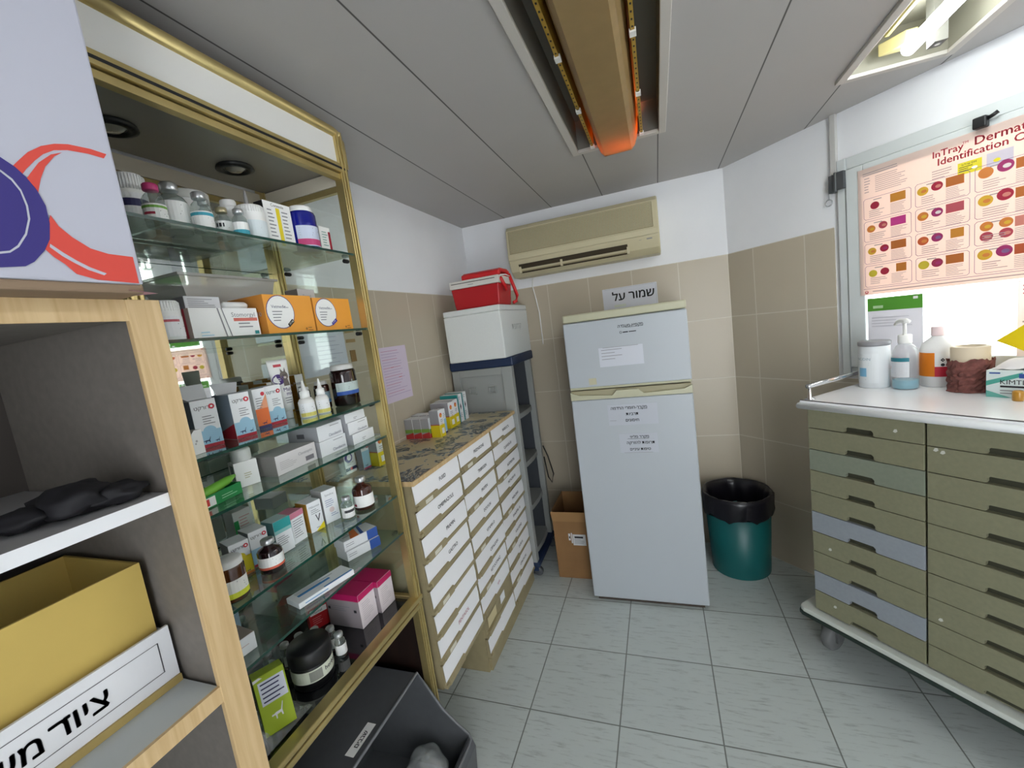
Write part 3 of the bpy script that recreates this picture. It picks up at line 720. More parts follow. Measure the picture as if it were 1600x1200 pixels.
ty.prism([(0, 0), (.055, 0), (.055, .046), (.040, .046), (.034, .040), (.030, .022), (.018, .016), (0, .014)], 'y', 0, .0012, WHITE)
ty.box(0, .055, .0012, .075, 0, .0012, WHITE).box(.0538, .055, .0012, .075, .0012, .046, WHITE).box(0, .0012, .0012, .075, .0012, .03, PALEGREY)
ty.decal(((0, 0, 0), (1, 0, 0), (0, 0, 1), .055, .046), [('c', .75, .55, .05, PALEGREY), ('c', .70, .45, .04, PALEGREY), ('c', .45, .2, .05, PALEGREY), ('c', .40, .12, .04, PALEGREY)])
ty.build('display_tray', loc=(-.832, .490, z), rz=98, label='white card tray with a cut-away front at the third shelf corner', cat='tray')
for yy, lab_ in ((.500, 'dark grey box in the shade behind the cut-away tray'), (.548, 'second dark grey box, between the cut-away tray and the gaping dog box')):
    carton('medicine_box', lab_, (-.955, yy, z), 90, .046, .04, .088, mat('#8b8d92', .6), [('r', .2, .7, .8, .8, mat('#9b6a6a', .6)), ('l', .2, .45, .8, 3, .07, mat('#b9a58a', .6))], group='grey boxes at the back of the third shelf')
carton('medicine_box', 'tall grey-green box leaning at the mirror behind the grey pair', (-1.07, .50, z), 90, .060, .03, .15, mat('#8b8d85', .6), [('l', .2, .8, .8, 4, .06, GREYINK)])
# cat paste tube standing on its cap
tbm = thing('paste_tube', 'white paste tube with a cat face and purple disc standing on the third shelf', 'tube', (-.948, .838, z), 80)
MB().lathe([(.014, 0), (.015, .002), (.015, .02), (.013, .022)], mat('#dcdde0', .5), seg=20).build('tube_cap', tbm)
tm = MB(); ns = 20; vs = []; fs = []
lev = [(.020, .020, .022), (.021, .019, .05), (.024, .013, .10), (.028, .003, .150), (.028, .0016, .158)]
for rx, ry, zz in lev:
    for i in range(ns):
        a = 2 * math.pi * i / ns; vs.append((rx * math.cos(a), ry * math.sin(a), zz))
for j in range(len(lev) - 1):
    for i in range(ns):
        k = (i + 1) % ns; fs.append((j * ns + i, j * ns + k, (j + 1) * ns + k, (j + 1) * ns + i))
fs += [tuple(range(ns))[::-1], tuple(range((len(lev) - 1) * ns, len(lev) * ns))]
tm.add(vs, fs, WHITE, True).build('tube_body', tbm)
pt = MB()
def tubefn(a, b, k):
    zz = .022 + b; x = a - .026
    for (r0, q0, z0), (r1, q1, z1) in zip(lev, lev[1:]):
        if z0 <= zz <= z1 + 1e-6:
            t = (zz - z0) / (z1 - z0); rx, ry = r0 + (r1 - r0) * t, q0 + (q1 - q0) * t; break
    return (x, -ry * math.sqrt(max(0.0, 1 - min(1, x / rx) ** 2)) - k - .0007, zz)
CATG = mat('#6f655f', .6); CATD = mat('#3a3431', .6)
pt.decal(((0, 0, 0), (1, 0, 0), (0, 0, 1), .052, .136, tubefn), [('r', .22, .86, .62, .91, mat('#c94a55', .6)), ('c', .30, .62, .10, mat('#4b2f78', .6)), ('l', .17, .63, .42, 2, .03, WHITE),
    ('c', .62, .68, .085, CATG), ('p', [(.48, .72), (.50, .83), (.60, .75)], CATG), ('p', [(.64, .75), (.74, .84), (.76, .71)], CATG), ('p', [(.50, .63), (.74, .63), (.82, .48), (.46, .48)], CATG), ('c', .57, .69, .012, CATD), ('c', .68, .69, .012, CATD), ('c', .625, .645, .03, mat('#cfc6be', .6), .7),
    ('t', .60, .38, .10, 'Malt', mat('#4b2f78', .6), 'c'), ('t', .66, .30, .10, 'mix', mat('#4b2f78', .6), 'c'), ('l', .35, .24, .75, 3, .045, GREYINK)], .0004)
pt.build('tube_print', tbm)
def dropper(label, loc, r, h):
    return round_item('dropper_bottle', label, loc, YV, [(r * .95, 0), (r, .002), (r, h * .42), (r * .8, h * .50), (r * .5, h * .54)], mat('#ecebe8', .45),
        [(r * .62, h * .53), (r * .62, h * .70), (r * .34, h * .73), (r * .12, h * .98), (r * .08, h)], WHITE, (r, .003, h * .36, 170, PAPER, [('r', 0, 0, 1, .28, mat('#e3d777', .6)), ('l', .15, .8, .8, 3, .16, INK)]), group='white dropper bottles on the third shelf')
dropper('white dropper bottle with yellow-footed label, beside the cat tube', (-.880, .842, z), .0195, .096)
dropper('white dropper bottle with yellow-footed label, towards the brown bottles', (-.868, .884, z), .0170, .094)
round_item('medicine_bottle', 'slim dark bottle with a white cap and plain pale label', (-.970, .928, z), YV, jar_prof(.0165, .070, .7), DARKAMBER, jar_cap(.0165, .070, .28, .82), WHITE, (.0165, .006, .034, 170, mat('#c9ced6', .6), [SMALL]))
round_item('medicine_bottle', 'small amber bottle with a grey-blue label between dark bottle and large jar', (-.930, .953, z), YV, jar_prof(.021, .080, .75), AMBER, jar_cap(.021, .080, .25, .8), mat('#cfcfcc', .5), (.021, .018, .032, 170, mat('#8fa6ae', .6), [('r', 0, 0, 1, .3, mat('#4d86b5', .6)), SMALL]))
round_item('medicine_jar', 'large dark brown jar with white cap and blue-edged label at the third shelf end', (-.885, .998, z), YV, jar_prof(.0365, .120, .72), DARKAMBER, jar_cap(.0365, .120, .13, .86), mat('#cfcfcc', .5), (.0365, .032, .036, 150, mat('#b9c7c4', .6), [('r', 0, 0, 1, .3, mat('#2f57a8', .6)), ('l', .08, .88, .6, 4, .14, INK)]))
for i, (yy, hh, lab_) in enumerate(((.868, .098, 'white-fronted yellow carton at the back behind the dropper bottles'), (.916, .104, 'white-fronted yellow carton at the back behind the slim dark bottle'), (.966, .106, 'white-fronted yellow carton at the back beside the large brown jar'))):
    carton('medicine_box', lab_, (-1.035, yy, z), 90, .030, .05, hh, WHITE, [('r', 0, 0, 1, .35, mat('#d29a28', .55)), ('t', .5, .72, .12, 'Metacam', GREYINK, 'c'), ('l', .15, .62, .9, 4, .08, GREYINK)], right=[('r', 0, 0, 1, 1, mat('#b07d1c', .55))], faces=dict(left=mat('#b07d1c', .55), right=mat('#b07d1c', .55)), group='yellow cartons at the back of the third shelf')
carton('medicine_box', 'long brown-gold box lying against the mirror behind the dog boxes', (-1.06, .63, z), 90, .20, .04, .075, mat('#8a6a28', .5), [('l', .1, .7, .8, 2, .2, mat('#6a4c18', .5))])

# --- fourth shelf
z = SH['s4'] + .0005
bt = thing('square_bottle', 'white square-shouldered plastic bottle with black back label on the fourth shelf', 'bottle', (-.898, .652, z), 70)
MB().box(-.023, .023, -.018, .018, 0, .056, WHITE).box(-.0236, -.023, -.012, .006, .012, .050, BLACK).build('bottle_body', bt, bevel=.004)
MB().lathe([(.019, .056), (.020, .058), (.020, .080), (.018, .083)], mat('#e2e2df', .5), seg=20).build('cap', bt)
MB().decal(((-.015, -.0182, .008), (1, 0, 0), (0, 0, 1), .03, .04), [('l', .3, .5, .8, 3, .12, mat('#b9b58f', .6))], .0004).build('label', bt)
carton('medicine_box', 'pale grey box with a barcode lying on the fourth shelf', (-.855, .698, z), 92, .125, .085, .046, mat('#d6d2d2', .6), [('l', .08, .6, .5, 5, .09, mat('#b4b0b0', .6)), ('r', .70, .15, .92, .4, mat('#77747a', .6)), ('t', .72, .6, .22, 'Clavaseptin', GREYINK, 'c')], faces=dict(left=mat('#8e8a88', .6), top=mat('#bdb9b9', .6)))
WBX = mat('#e9ebee', .55)
def wbox(lab_, loc, w, h, txt=True, d=.10):
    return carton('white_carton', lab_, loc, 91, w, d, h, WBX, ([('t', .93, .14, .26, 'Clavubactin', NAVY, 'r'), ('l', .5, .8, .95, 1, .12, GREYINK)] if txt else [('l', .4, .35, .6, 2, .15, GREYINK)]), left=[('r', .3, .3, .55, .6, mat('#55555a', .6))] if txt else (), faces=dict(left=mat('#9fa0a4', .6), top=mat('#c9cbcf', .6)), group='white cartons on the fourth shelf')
wbox('white carton beside the barcode box, lower of the two', (-.850, .829, z), .098, .040)
wbox('white carton beside the barcode box, upper of the two', (-.853, .832, z + .0403), .092, .040)
wbox('bottom white carton of the three stacked at the glass end', (-.835, .936, z), .094, .030, False, .07)
wbox('middle white carton of the three stacked at the glass end', (-.842, .932, z + .0303), .085, .034, True, .07)
wbox('top white carton of the three stacked at the glass end', (-.845, .930, z + .0646), .085, .026, False, .07)
gb = MB(); GRN = mat('#1d8a48', .5)
gb.box(0, .10, 0, .002, 0, .024, GRN).box(0, .10, .040, .042, 0, .024, GRN).box(0, .10, .002, .040, 0, .002, GRN).box(.098, .10, .002, .040, .002, .024, GRN)
gb.decal(((0, 0, 0), (1, 0, 0), (0, 0, 1), .10, .024), [('r', .06, .1, .36, .85, WHITE), ('r', .08, .2, .22, .75, mat('#d8413c', .5)), ('l', .5, .5, .95, 2, .2, mat('#9fd6b0', .5))])
gb.build('tube_carton', loc=(-.840, .510, z), rz=99, label='open green carton with a red and white patch on the fourth shelf', cat='box')
gt = thing('ointment_tube', 'lime green ointment tube lying in the open green carton', 'tube', (-.862, .560, z + .0275), 99)
MB().tube([(-.046, .0, -.004), (-.020, .0, .0), (.03, .0, .006), (.05, 0, .010)], .01, mat('#7cc242', .45), 12, [.008, .0105, .0085, .003]).build('tube_body', gt)
MB().tube([(-.075, 0, -.008), (-.062, 0, -.006), (-.046, 0, -.004)], .006, WHITE, 10, [.003, .005, .006]).build('tube_nozzle', gt)

# --- fifth shelf
z = SH['s5'] + .0005
round_item('tablet_jar', 'amber tablet jar with a white lid and yellow-edged label on the fifth shelf', (-.842, .536, z), 66, jar_prof(.028, .084, .85), mat('#4a2409', .1, coat=.5), jar_cap(.028, .084, .22, .95), mat('#e4e4e2', .5), (.028, .010, .036, 130, mat('#e9e9e2', .6), [('r', 0, 0, 1, .30, mat('#d9df3c', .6)), ('l', .12, .85, .85, 4, .15, GREYINK)]))
round_item('flask', 'small white flask with flared neck behind the amber jar', (-1.03, .570, z), 60, [(.022, 0), (.024, .004), (.024, .05), (.010, .075), (.009, .088), (.015, .096)], mat('#c9cccd', .4), None)
carton('medicine_box', 'white carton standing at the shelf end behind the amber jar', (-.905, .500, z), 76, .045, .05, .062, WBX, [('l', .2, .7, .9, 4, .12, GREYINK)], faces=dict(left=mat('#9fa0a4', .6), top=mat('#c3c5c9', .6)))
def five(lab_, loc, yaw, w, d, h, front, faces, **k):
    return carton('medicine_box', lab_, loc, yaw, w, d, h, WBX, front, faces=faces, group='cartons on the fifth shelf', **k)
MARF = [('t', .10, .80, .11, heb('\u05de\u05e8\u05d5\u05e8\u05e7\u05d8'), INK), ('c', .82, .84, .06, mat('#cf3b4b', .55)), ('c', .82, .84, .025, WHITE)]
five('white and yellow dog carton between amber jar and dark bottle', (-.905, .585, z), 72, .040, .05, .078, [('r', 0, .07, 1, .55, YELLOWC), ('c', .5, .55, .12, YELLOWC), ('r', 0, 0, 1, .07, mat('#d98032', .55)), dog(.1, .08, .5, .13), dog(.62, .07, .25, .09)] + MARF, dict(left=mat('#a0a1a3', .6)))
five('white and pale blue carton behind the dark bottle', (-.905, .633, z), 76, .040, .05, .082, [('r', 0, .07, 1, .5, LB2), ('r', 0, 0, 1, .07, DKRED)] + MARF, dict(left=mat('#8f9396', .6)))
five('white carton with a teal fading top on the fifth shelf', (-.886, .682, z), 84, .044, .045, .083, [('r', 0, .72, 1, 1, mat('#2b9c9c', .55)), ('r', 0, .62, 1, .72, mat('#8fc6c4', .55)), ('l', .1, .5, .8, 5, .06, GREYINK)], dict(left=mat('#5d8b8b', .6), top=mat('#bfd4d2', .6)))
five('white carton with a pink top beside the teal one', (-.890, .733, z), 92, .042, .045, .079, [('r', 0, .82, 1, 1, mat('#cf7f95', .55)), ('l', .12, .72, .9, 8, .075, GREYINK)], dict(top=mat('#d98aa0', .55)))
five('white carton with an ochre side and yellow corner', (-.893, .790, z), 80, .040, .05, .080, [('p', [(.35, 0), (1, 0), (1, .22)], YELLOWC), ('t', .5, .80, .10, 'Milbemax', GREYINK, 'c'), ('l', .2, .72, .9, 3, .06, GREYINK), ('p', [(.45, .55), (.52, .55), (.62, .38), (.75, .55), (.82, .53), (.62, .28)], mat('#55555a', .6)), ('l', .4, .1, .7, 1, .06, GREYINK)], dict(left=mat('#b8862a', .55)))
five('tallest white carton with small blue print, next to the clear vial', (-.890, .840, z), 74, .043, .055, .092, [('t', .5, .82, .09, 'Synulox', GREYINK, 'c'), ('l', .15, .68, .95, 4, .06, mat('#8a93b5', .6)), ('l', .4, .25, .95, 2, .06, mat('#8a93b5', .6)), ('c', .5, .38, .08, mat('#d9c9c9', .6))], dict(left=mat('#a9a7a7', .6), top=mat('#c9cbcb', .6)))
vial('injection_vial', 'dark liquid vial with a coral-edged label in front of the pale blue carton', (-.850, .634, z), 66, .025, .074, mat('#1f0d12', .08, coat=.6), ALU, [('r', 0, 0, 1, .2, mat('#e0664e', .55)), ('r', .85, 0, 1, 1, mat('#e0664e', .55)), ('l', .1, .8, .7, 4, .15, GREYINK)], labz=(.16, .52), neck=.40)
vial('injection_vial', 'small clear vial with a white label on the fifth shelf', (-.852, .884, z), 70, .0165, .062, CLEARGLASS, ALU, [('r', .2, .5, .8, .75, mat('#3a3a3e', .6)), SMALL], labz=(.08, .55))
vial('injection_vial', 'brown glass vial with a silver crimp and white label near the glass end', (-.852, .952, z), 66, .028, .094, mat('#3b1509', .08, coat=.6), ALU, [('l', .1, .8, .85, 4, .14, GREYINK), ('r', .05, .1, .15, .3, CR)], labz=(.10, .46), neck=.36)
carton('medicine_box', 'green and white carton against the mirror behind the teal-topped one', (-1.04, .70, z), 84, .045, .04, .095, mat('#d6d9d5', .6), [('r', 0, 0, 1, .30, GRN), ('r', 0, .30, .25, .75, GRN), ('l', .3, .8, .9, 4, .08, mat('#c79a9a', .6))])
carton('medicine_box', 'white box with a purple corner and lime dot lying behind the brown vial', (-.98, .915, z), 84, .06, .07, .036, mat('#dcdce0', .6), [('p', [(.1, 1), (1, 1), (1, .2)], mat('#5a3aa0', .5)), ('c', .9, .45, .16, mat('#8fd13c', .5))])

# --- sixth shelf
z = SH['s6'] + .0005
carton('medicine_box', 'flat white box with blue stripes lying near the sixth shelf front', (-.836, .665, z), 76, .150, .055, .014, WBX, [('r', .1, .4, .5, .55, mat('#4a93cf', .5))], top=[('r', .10, .46, .66, .62, mat('#3c86c6', .5)), ('r', .45, .02, .98, .12, mat('#3c86c6', .5)), ('l', .1, .85, .8, 3, .12, GREYINK)])
def bbox(lab_, loc, top):
    return carton('medicine_box', lab_, loc, 70, .105, .06, .028, mat('#d5d6d8', .6), [('r', .68, 0, 1, 1, BLUE), ('l', .05, .6, .3, 2, .2, GREYINK)], top=top, right=[('r', 0, 0, 1, 1, BLUE)], group='blue-ended boxes on the sixth shelf')
bbox('blue-ended box at the glass end, lower of two', (-.862, .860, z), ())
bbox('blue-ended box with an orange flash at the glass end, upper of two', (-.868, .862, z + .0283), [('p', [(.2, 0), (.45, 0), (.6, 1), (.45, 1)], mat('#d96f3a', .5)), ('p', [(.5, 0), (.6, 0), (.75, 1), (.68, 1)], BLUE), ('l', .1, .8, .4, 3, .2, GREYINK)])
carton('medicine_box', 'white box with a blue cap lying behind the blue-ended pair', (-.955, .950, z), 75, .07, .04, .050, WBX, [('r', 0, .5, 1, 1, BLUE), ('l', .1, .8, .8, 2, .15, WHITE)], faces=dict(top=BLUE))
carton('medicine_box', 'taupe-topped white box at the near end of the sixth shelf', (-.842, .480, z), 82, .072, .07, .036, WBX, [('l', .3, .5, .85, 1, .12, mat('#c0a0a0', .6))], faces=dict(top=mat('#9a8f86', .6)), top=[('l', .2, .8, .9, 3, .2, mat('#c9b6a8', .6))])
carton('medicine_box', 'grey-blue carton behind the taupe-topped box', (-.93, .520, z), 78, .065, .05, .055, mat('#7c93a0', .6), [('l', .15, .8, .9, 5, .13, mat('#c4ccd0', .6))], faces=dict(top=mat('#6a8796', .6)))

# --- base of the cabinet
z = SH['b'] + .0005
def pinkbox(lab_, loc, w, d, h):
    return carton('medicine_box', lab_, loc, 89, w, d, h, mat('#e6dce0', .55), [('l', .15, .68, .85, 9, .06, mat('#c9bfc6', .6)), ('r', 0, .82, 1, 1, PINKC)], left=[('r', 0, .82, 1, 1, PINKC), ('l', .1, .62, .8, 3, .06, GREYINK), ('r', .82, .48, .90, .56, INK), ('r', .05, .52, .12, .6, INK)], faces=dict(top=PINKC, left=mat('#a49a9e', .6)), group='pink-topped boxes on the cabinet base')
pinkbox('magenta-topped white box nearer the red box and black jar', (-.892, .897, z), .070, .125, .106)
pinkbox('magenta-topped white box tight in the glass corner', (-.878, .970, z), .068, .125, .104)
carton('medicine_box', 'bright red box with a black and white name panel on the cabinet base', (-1.052, .860, z), 62, .055, .03, .070, mat('#c51a22', .45), [('r', .08, .66, .95, .9, WHITE), ('t', .12, .71, .16, 'Prazitel', INK), ('l', .15, .5, .85, 4, .09, mat('#e88', .5) if False else mat('#e58a8a', .5))])
round_item('cream_jar', 'big black jar with a pale wrap-around label on the cabinet base', (-.905, .722, z), 60, [(.046, 0), (.049, .004), (.049, .058), (.047, .062)], BLACK, [(.0505, .060), (.052, .063), (.052, .094), (.048, .101)], mat('#1a1a1d', .45), (.0495, .022, .032, 220, mat('#d3d8c8', .6), [('t', .60, .42, .5, '*herbacell', INK), ('r', .40, .1, .56, .9, mat('#8b8d85', .6)), ('l', .05, .8, .36, 5, .16, mat('#9fae8f', .6)), ('l', .62, .25, .95, 2, .14, mat('#7fae5f', .6))]), cat='jar')
protov = None
VT = mat('#b9bdbd', .35, .5)
for i, (vx, vy, lab_) in enumerate(((-.885, .800, 'clear vial in front right beside the black jar'), (-.928, .815, 'clear vial just behind the front one beside the black jar'), (-.972, .803, 'clear vial behind the black jar, third from the front'), (-1.000, .775, 'clear vial behind the black jar, fourth from the front'), (-1.012, .738, 'clear vial near the mirror behind the black jar'), (-1.03, .700, 'clear vial furthest back near the grey-blue carton'))):
    if protov is None:
        protov = vial('injection_vial', lab_, (vx, vy, z), 60, .0145, .068, CLEARGLASS, VT, [('l', .1, .8, .9, 4, .18, GREYINK)], labz=(.14, .55), group='clear vials around the black jar', neck=.62)
    else:
        copy_tree(protov, (vx, vy, z), 60 + 15 * i, lab_)
LIME = mat('#a9c01c', .5)
bgc = carton('medicine_box', 'lime green box with white dog shapes tilted inside a clear bag', (-.866, .548, z + .016), 62, .062, .045, .125, LIME, [('r', .12, .50, .95, .90, mat('#dfe2ee', .6)), ('l', .18, .84, .9, 5, .075, NAVY), ('p', [(.30 + p[0] * .5, .20 + p[1] * .24) for p in DOG], WHITE), ('p', [(.0, .93), (.3, .96), (.2, .99), (.0, .98)], WHITE)], faces=dict(left=mat('#5b6a12', .5)))
bgc.rotation_euler = (R(-14), 0, R(62))
bagv = MB(); rr = random.Random(3); nx, ny = 15, 11; vs = []
for j in range(ny):
    for i in range(nx):
        a, b = i / (nx - 1), j / (ny - 1)
        e = min(a, 1 - a, b, 1 - b) * 4
        vs.append((-.02 + a * .17, b * .13, .003 + min(1, e) * (.020 + .022 * rr.random()) * (1 - .5 * a)))
fs = [(j * nx + i, j * nx + i + 1, (j + 1) * nx + i + 1, (j + 1) * nx + i) for j in range(ny - 1) for i in range(nx - 1)]
bagv.add(vs, fs, FILM).build('plastic_bag', loc=(-.842, .500, z), rz=90, label='crumpled clear plastic bag at the foot of the lime green box', cat='bag')

# ------------------------------------------------------------------ wooden shelf unit beside the camera
SX, SYI, SYO = -.70, .392, .436
su = thing('shelf_unit', 'open grey shelf unit with pale wood edging close to the camera', 'shelf unit')
MB().box(-1.10, SX - .004, SYI + .006, SYO, 0, 1.53, GREYLAM).build('side_panel', su)
MB().box(SX - .006, SX + .003, SYI, SYO, 0, 1.53, PALEWOOD).build('edge_strip', su, bevel=.001)
MB().box(-1.10, SX - .004, -.55, SYI, 1.503, 1.53, GREYLAM).box(SX - .004, SX + .002, -.55, SYI, 1.500, 1.53, PALEWOOD).build('top_board', su)
MB().box(-1.10, SX - .006, -.55, SYI, 1.226, 1.246, mat('#a9a9ab', .5), dict(right=mat('#e6e7ea', .45))).build('shelf_board', su)
MB().box(-1.10, SX - .004, -.55, SYI, .897, .922, mat('#b9bfc0', .5)).box(SX - .004, SX + .002, -.55, SYI, .895, .922, PALEWOOD).build('shelf_board', su)
MB().box(-1.11, -1.10, -.55, SYO, 0, 1.53, mat('#4a4440', .7)).build('back_panel', su)
MB().box(-1.10, SX - .004, -.58, -.55, 0, 1.53, GREYLAM).build('side_panel', su)
# carton with the blue oval and red swoosh
CB = mat('#bcbdca', .7, noise=.02, scale=4)
bx = thing('cardboard_carton', 'large white carton printed with a navy oval and red swoosh on the shelf unit', 'carton', (-.648, .392, 1.5305), 90)
MB().box(-.62, 0, 0, .42, .012, .52, CB).box(-.62, 0, .002, .42, 0, .012, mat('#8c7660', .8)).build('carton_body', bx, bevel=.003)
MB().add([(-.02, -.002, .004), (0.012, -.004, .0), (.0, .06, .004), (-.02, .05, .006)], [(0, 1, 2, 3)], mat('#b88a98', .8)).build('bottom_flap', bx)
SWR = mat('#d9483c', .6); SWB = mat('#33297a', .6)
sw = MB()
# local u: 0 at the carton's right edge, negative to the left; v is the height above its base
def strip(o, q, mt, k):
    n = len(o); vs = [(a, -k, b) for a, b in o] + [(a, -k, b) for a, b in q]
    sw.add(vs, [(i, i + 1, n + i + 1, n + i) for i in range(n - 1)], mt)
strip([(-.008, .177), (-.024, .178), (-.046, .176), (-.059, .172), (-.072, .165), (-.085, .154), (-.094, .143), (-.1015, .1335)],
      [(-.012, .1705), (-.028, .171), (-.048, .1685), (-.061, .164), (-.072, .156), (-.081, .146), (-.090, .1345), (-.0955, .126)], SWR, .0006)
strip([(-.0537, .164), (-.065, .158), (-.078, .145), (-.088, .130), (-.093, .122), (-.092, .1125), (-.088, .100)],
      [(-.0537, .164), (-.062, .157), (-.073, .142), (-.080, .1265), (-.085, .111), (-.0865, .100), (-.0865, .093)], SWR, .0008)
strip([(-.080, .087), (-.075, .075), (-.065, .064), (-.050, .053), (-.033, .0485), (-.0065, .0477)],
      [(-.093, .047), (-.086, .038), (-.078, .031), (-.070, .0205), (-.051, .015), (-.0065, .013)], SWR, .0010)
strip([(-.087, .0533), (-.077, .0444), (-.0665, .0365), (-.055, .0296), (-.040, .0235)], [(-.088, .0495), (-.079, .0405), (-.069, .0333), (-.058, .0265), (-.043, .021)], CB, .0012)
navy = [(-.25, .15), (-.16, .158), (-.13, .152), (-.1085, .1405), (-.0997, .134), (-.0927, .1254), (-.0862, .1127), (-.082, .0965), (-.0826, .0765), (-.0863, .0583), (-.0934, .0448), (-.1044, .0312), (-.1127, .0255), (-.132, .0225), (-.25, .0225)]
sw.add([(a, -.0014, b) for a, b in navy], [tuple(range(len(navy)))[::-1]], SWB)
strip([(-.13, .138), (-.1113, .1266), (-.1043, .1198), (-.0994, .1093), (-.0974, .0931), (-.0985, .0784), (-.1048, .0603), (-.1138, .0458), (-.122, .0388), (-.14, .034)],
      [(-.13, .135), (-.1118, .1242), (-.1055, .1176), (-.1008, .1076), (-.0992, .0922), (-.1004, .078), (-.1062, .0613), (-.1147, .0476), (-.1219, .041), (-.14, .0365)], CB, .0018)
sw.build('carton_print', bx)
# black cloth
def lumpy(b, c, rx, ry, rz, mt, seed, nu=22, nv=12, rough=.28):
    r_ = random.Random(seed); vs = []; fs = []
    ph = [r_.uniform(0, 6.28) for _ in range(6)]
    for j in range(nv + 1):
        p = math.pi * j / nv
        for i in range(nu):
            a = 2 * math.pi * i / nu
            q = 1 + rough * (.5 * math.sin(3 * a + ph[0] + 2 * p) + .35 * math.sin(5 * a - 4 * p + ph[1]) + .3 * math.sin(7 * p + ph[2] + a)) * math.sin(p)
            vs.append((c[0] + q * rx * math.sin(p) * math.cos(a), c[1] + q * ry * math.sin(p) * math.sin(a), max(c[2] - rz * .98, c[2] + q * rz * math.cos(p))))
    for j in range(nv):
        for i in range(nu):
            k = (i + 1) % nu; fs.append((j * nu + i, j * nu + k, (j + 1) * nu + k, (j + 1) * nu + i))
    return b.add(vs, fs, mt, True)
GLV = mat('#141319', .75, noise=.25, scale=40)
bc = MB(); lumpy(bc, (0, 0, .022), .045, .040, .022, GLV, 2); lumpy(bc, (.012, .038, .016), .030, .032, .015, GLV, 4); lumpy(bc, (-.01, -.045, .014), .03, .035, .014, GLV, 6)
bc.build('folded_glove', loc=(-.765, .315, 1.2465), rz=-10, label='crumpled black glove lying on the upper shelf of the shelf unit', cat='glove')
# yellow box and white lettered tray
YBX = mat('#c4a95a', .7, noise=.08, scale=6)
yb = MB(); t = .004
yb.box(-.51, 0, 0, t, 0, .205, YBX).box(-.51, 0, .20, .20 + t, 0, .205, YBX).box(-t, 0, t, .20, 0, .205, YBX).box(-.51, -.51 + t, t, .20, 0, .205, YBX).box(-.506, -t, t, .20, 0, t, YBX)
yb.build('yellow_box', loc=(-.802, .383, .9275), rz=90, label='open mustard-yellow cardboard box set in the lettered white tray', cat='box')
tr_ = thing('lettered_tray', 'low white tray lettered in black Hebrew on the lower shelf', 'tray', (-.785, .390, .9225), 90)
tw = MB().box(-.53, 0, 0, .005, .006, .098, mat('#dcdde0', .6)).box(-.53, 0, .235, .24, 0, .06, mat('#cfcfd2', .6)).box(-.005, 0, .005, .235, 0, .09, mat('#cfcfd2', .6)).box(-.53, -.525, .005, .235, 0, .06, mat('#cfcfd2', .6)).box(-.525, -.005, .005, .235, 0, .0045, KHAKI)
tw.build('tray_body', tr_)
MB().box(-.53, 0, -.004, .0, -.0, .012, mat('#a59058', .6)).build('tray_foot', tr_)
tt = MB(); frx = ((-.53, 0, .006), (1, 0, 0), (0, 0, 1), .53, .092)
LINEK = mat('#4a4a50', .6)
tt.decal(frx, [('r', .10, .80, .965, .812, LINEK), ('r', .10, .26, .965, .272, LINEK), ('r', .962, .26, .965, .81, LINEK), ('t', .835, .38, .44, '*' + heb('\u05e6\u05d9\u05d5\u05d3'), INK, 'r'), ('t', .702, .38, .42, '*' + heb('\u05de\u05e9\u05e8\u05d3\u05d9'), INK, 'r')], .0004)
tt.build('tray_lettering', tr_)

# ------------------------------------------------------------------ black hopper bin under the cabinet
TUBM = mat('#56585b', .42, noise=.06, scale=40)
hp = thing('hopper_bin', 'charcoal plastic hopper bin with a white label under the display cabinet', 'bin')
hy0, hy1 = .52, 1.020
prf = [(-1.08, .362), (-.828, .362), (-.755, .245), (-.668, .165), (-.655, .13), (-.665, .02), (-1.08, .02)]
hb = MB()
hb.box(-1.08, -.83, hy0, hy1, .356, .362, TUBM)
hb.prism(prf, 'y', hy1 - .005, hy1, TUBM).prism(prf, 'y', hy0, hy0 + .005, TUBM)
hb.box(-1.08, -.665, hy0 + .005, hy1 - .005, 0, .02, TUBM)
hb.prism([(-.672, .02), (-.664, .02), (-.655, .13), (-.668, .165), (-.676, .160), (-.664, .13)], 'y', hy0 + .005, hy1 - .005, TUBM)
hb.box(-1.08, -1.07, hy0 + .005, hy1 - .005, .02, .356, TUBM)
hb.build('bin_body', hp)
RIMM = mat('#6a6c6f', .4)
rm = MB(); e = .0045
pth = [(-.828, hy0 + .003, .362), (-.828, hy1 - .003, .362), (-.790, hy1 - .003, .303), (-.755, hy1 - .003, .245), (-.712, hy1 - .003, .203), (-.672, hy1 - .003, .170), (-.662, hy1 - .012, .163), (-.660, hy1 - .03, .162), (-.660, hy0 + .003, .162)]
rm.tube(pth, e, RIMM, 8)
rm.build('bin_rim', hp)
ll = MB(); ll.box(-.876, -.848, .735, .831, .3622, .3628, WHITE)
ll.decal(((-.848, .735, .3628), (0, 1, 0), (-1, 0, 0), .096, .028), [('t', .5, .26, .66, '*' + heb('\u05e9\u05d1\u05d1\u05d9\u05dd'), INK, 'c')], .0003)
ll.build('bin_label', hp)
for n_, (cx, cy) in enumerate(((-.785, .925), (-.765, .765), (-.78, .605))):
    b1 = MB(); lumpy(b1, (0, 0, .084), .070, .072, .062, FILM, 20 + n_, 30, 18, .16)
    b1.build('clear_bag', loc=(cx, cy, .0215), label=('crumpled clear bag in the hopper bin, nearest the bin end wall', 'crumpled clear bag in the middle of the hopper bin', 'crumpled clear bag at the near low end of the hopper bin')[n_], cat='bag', group='clear bags inside the hopper bin')

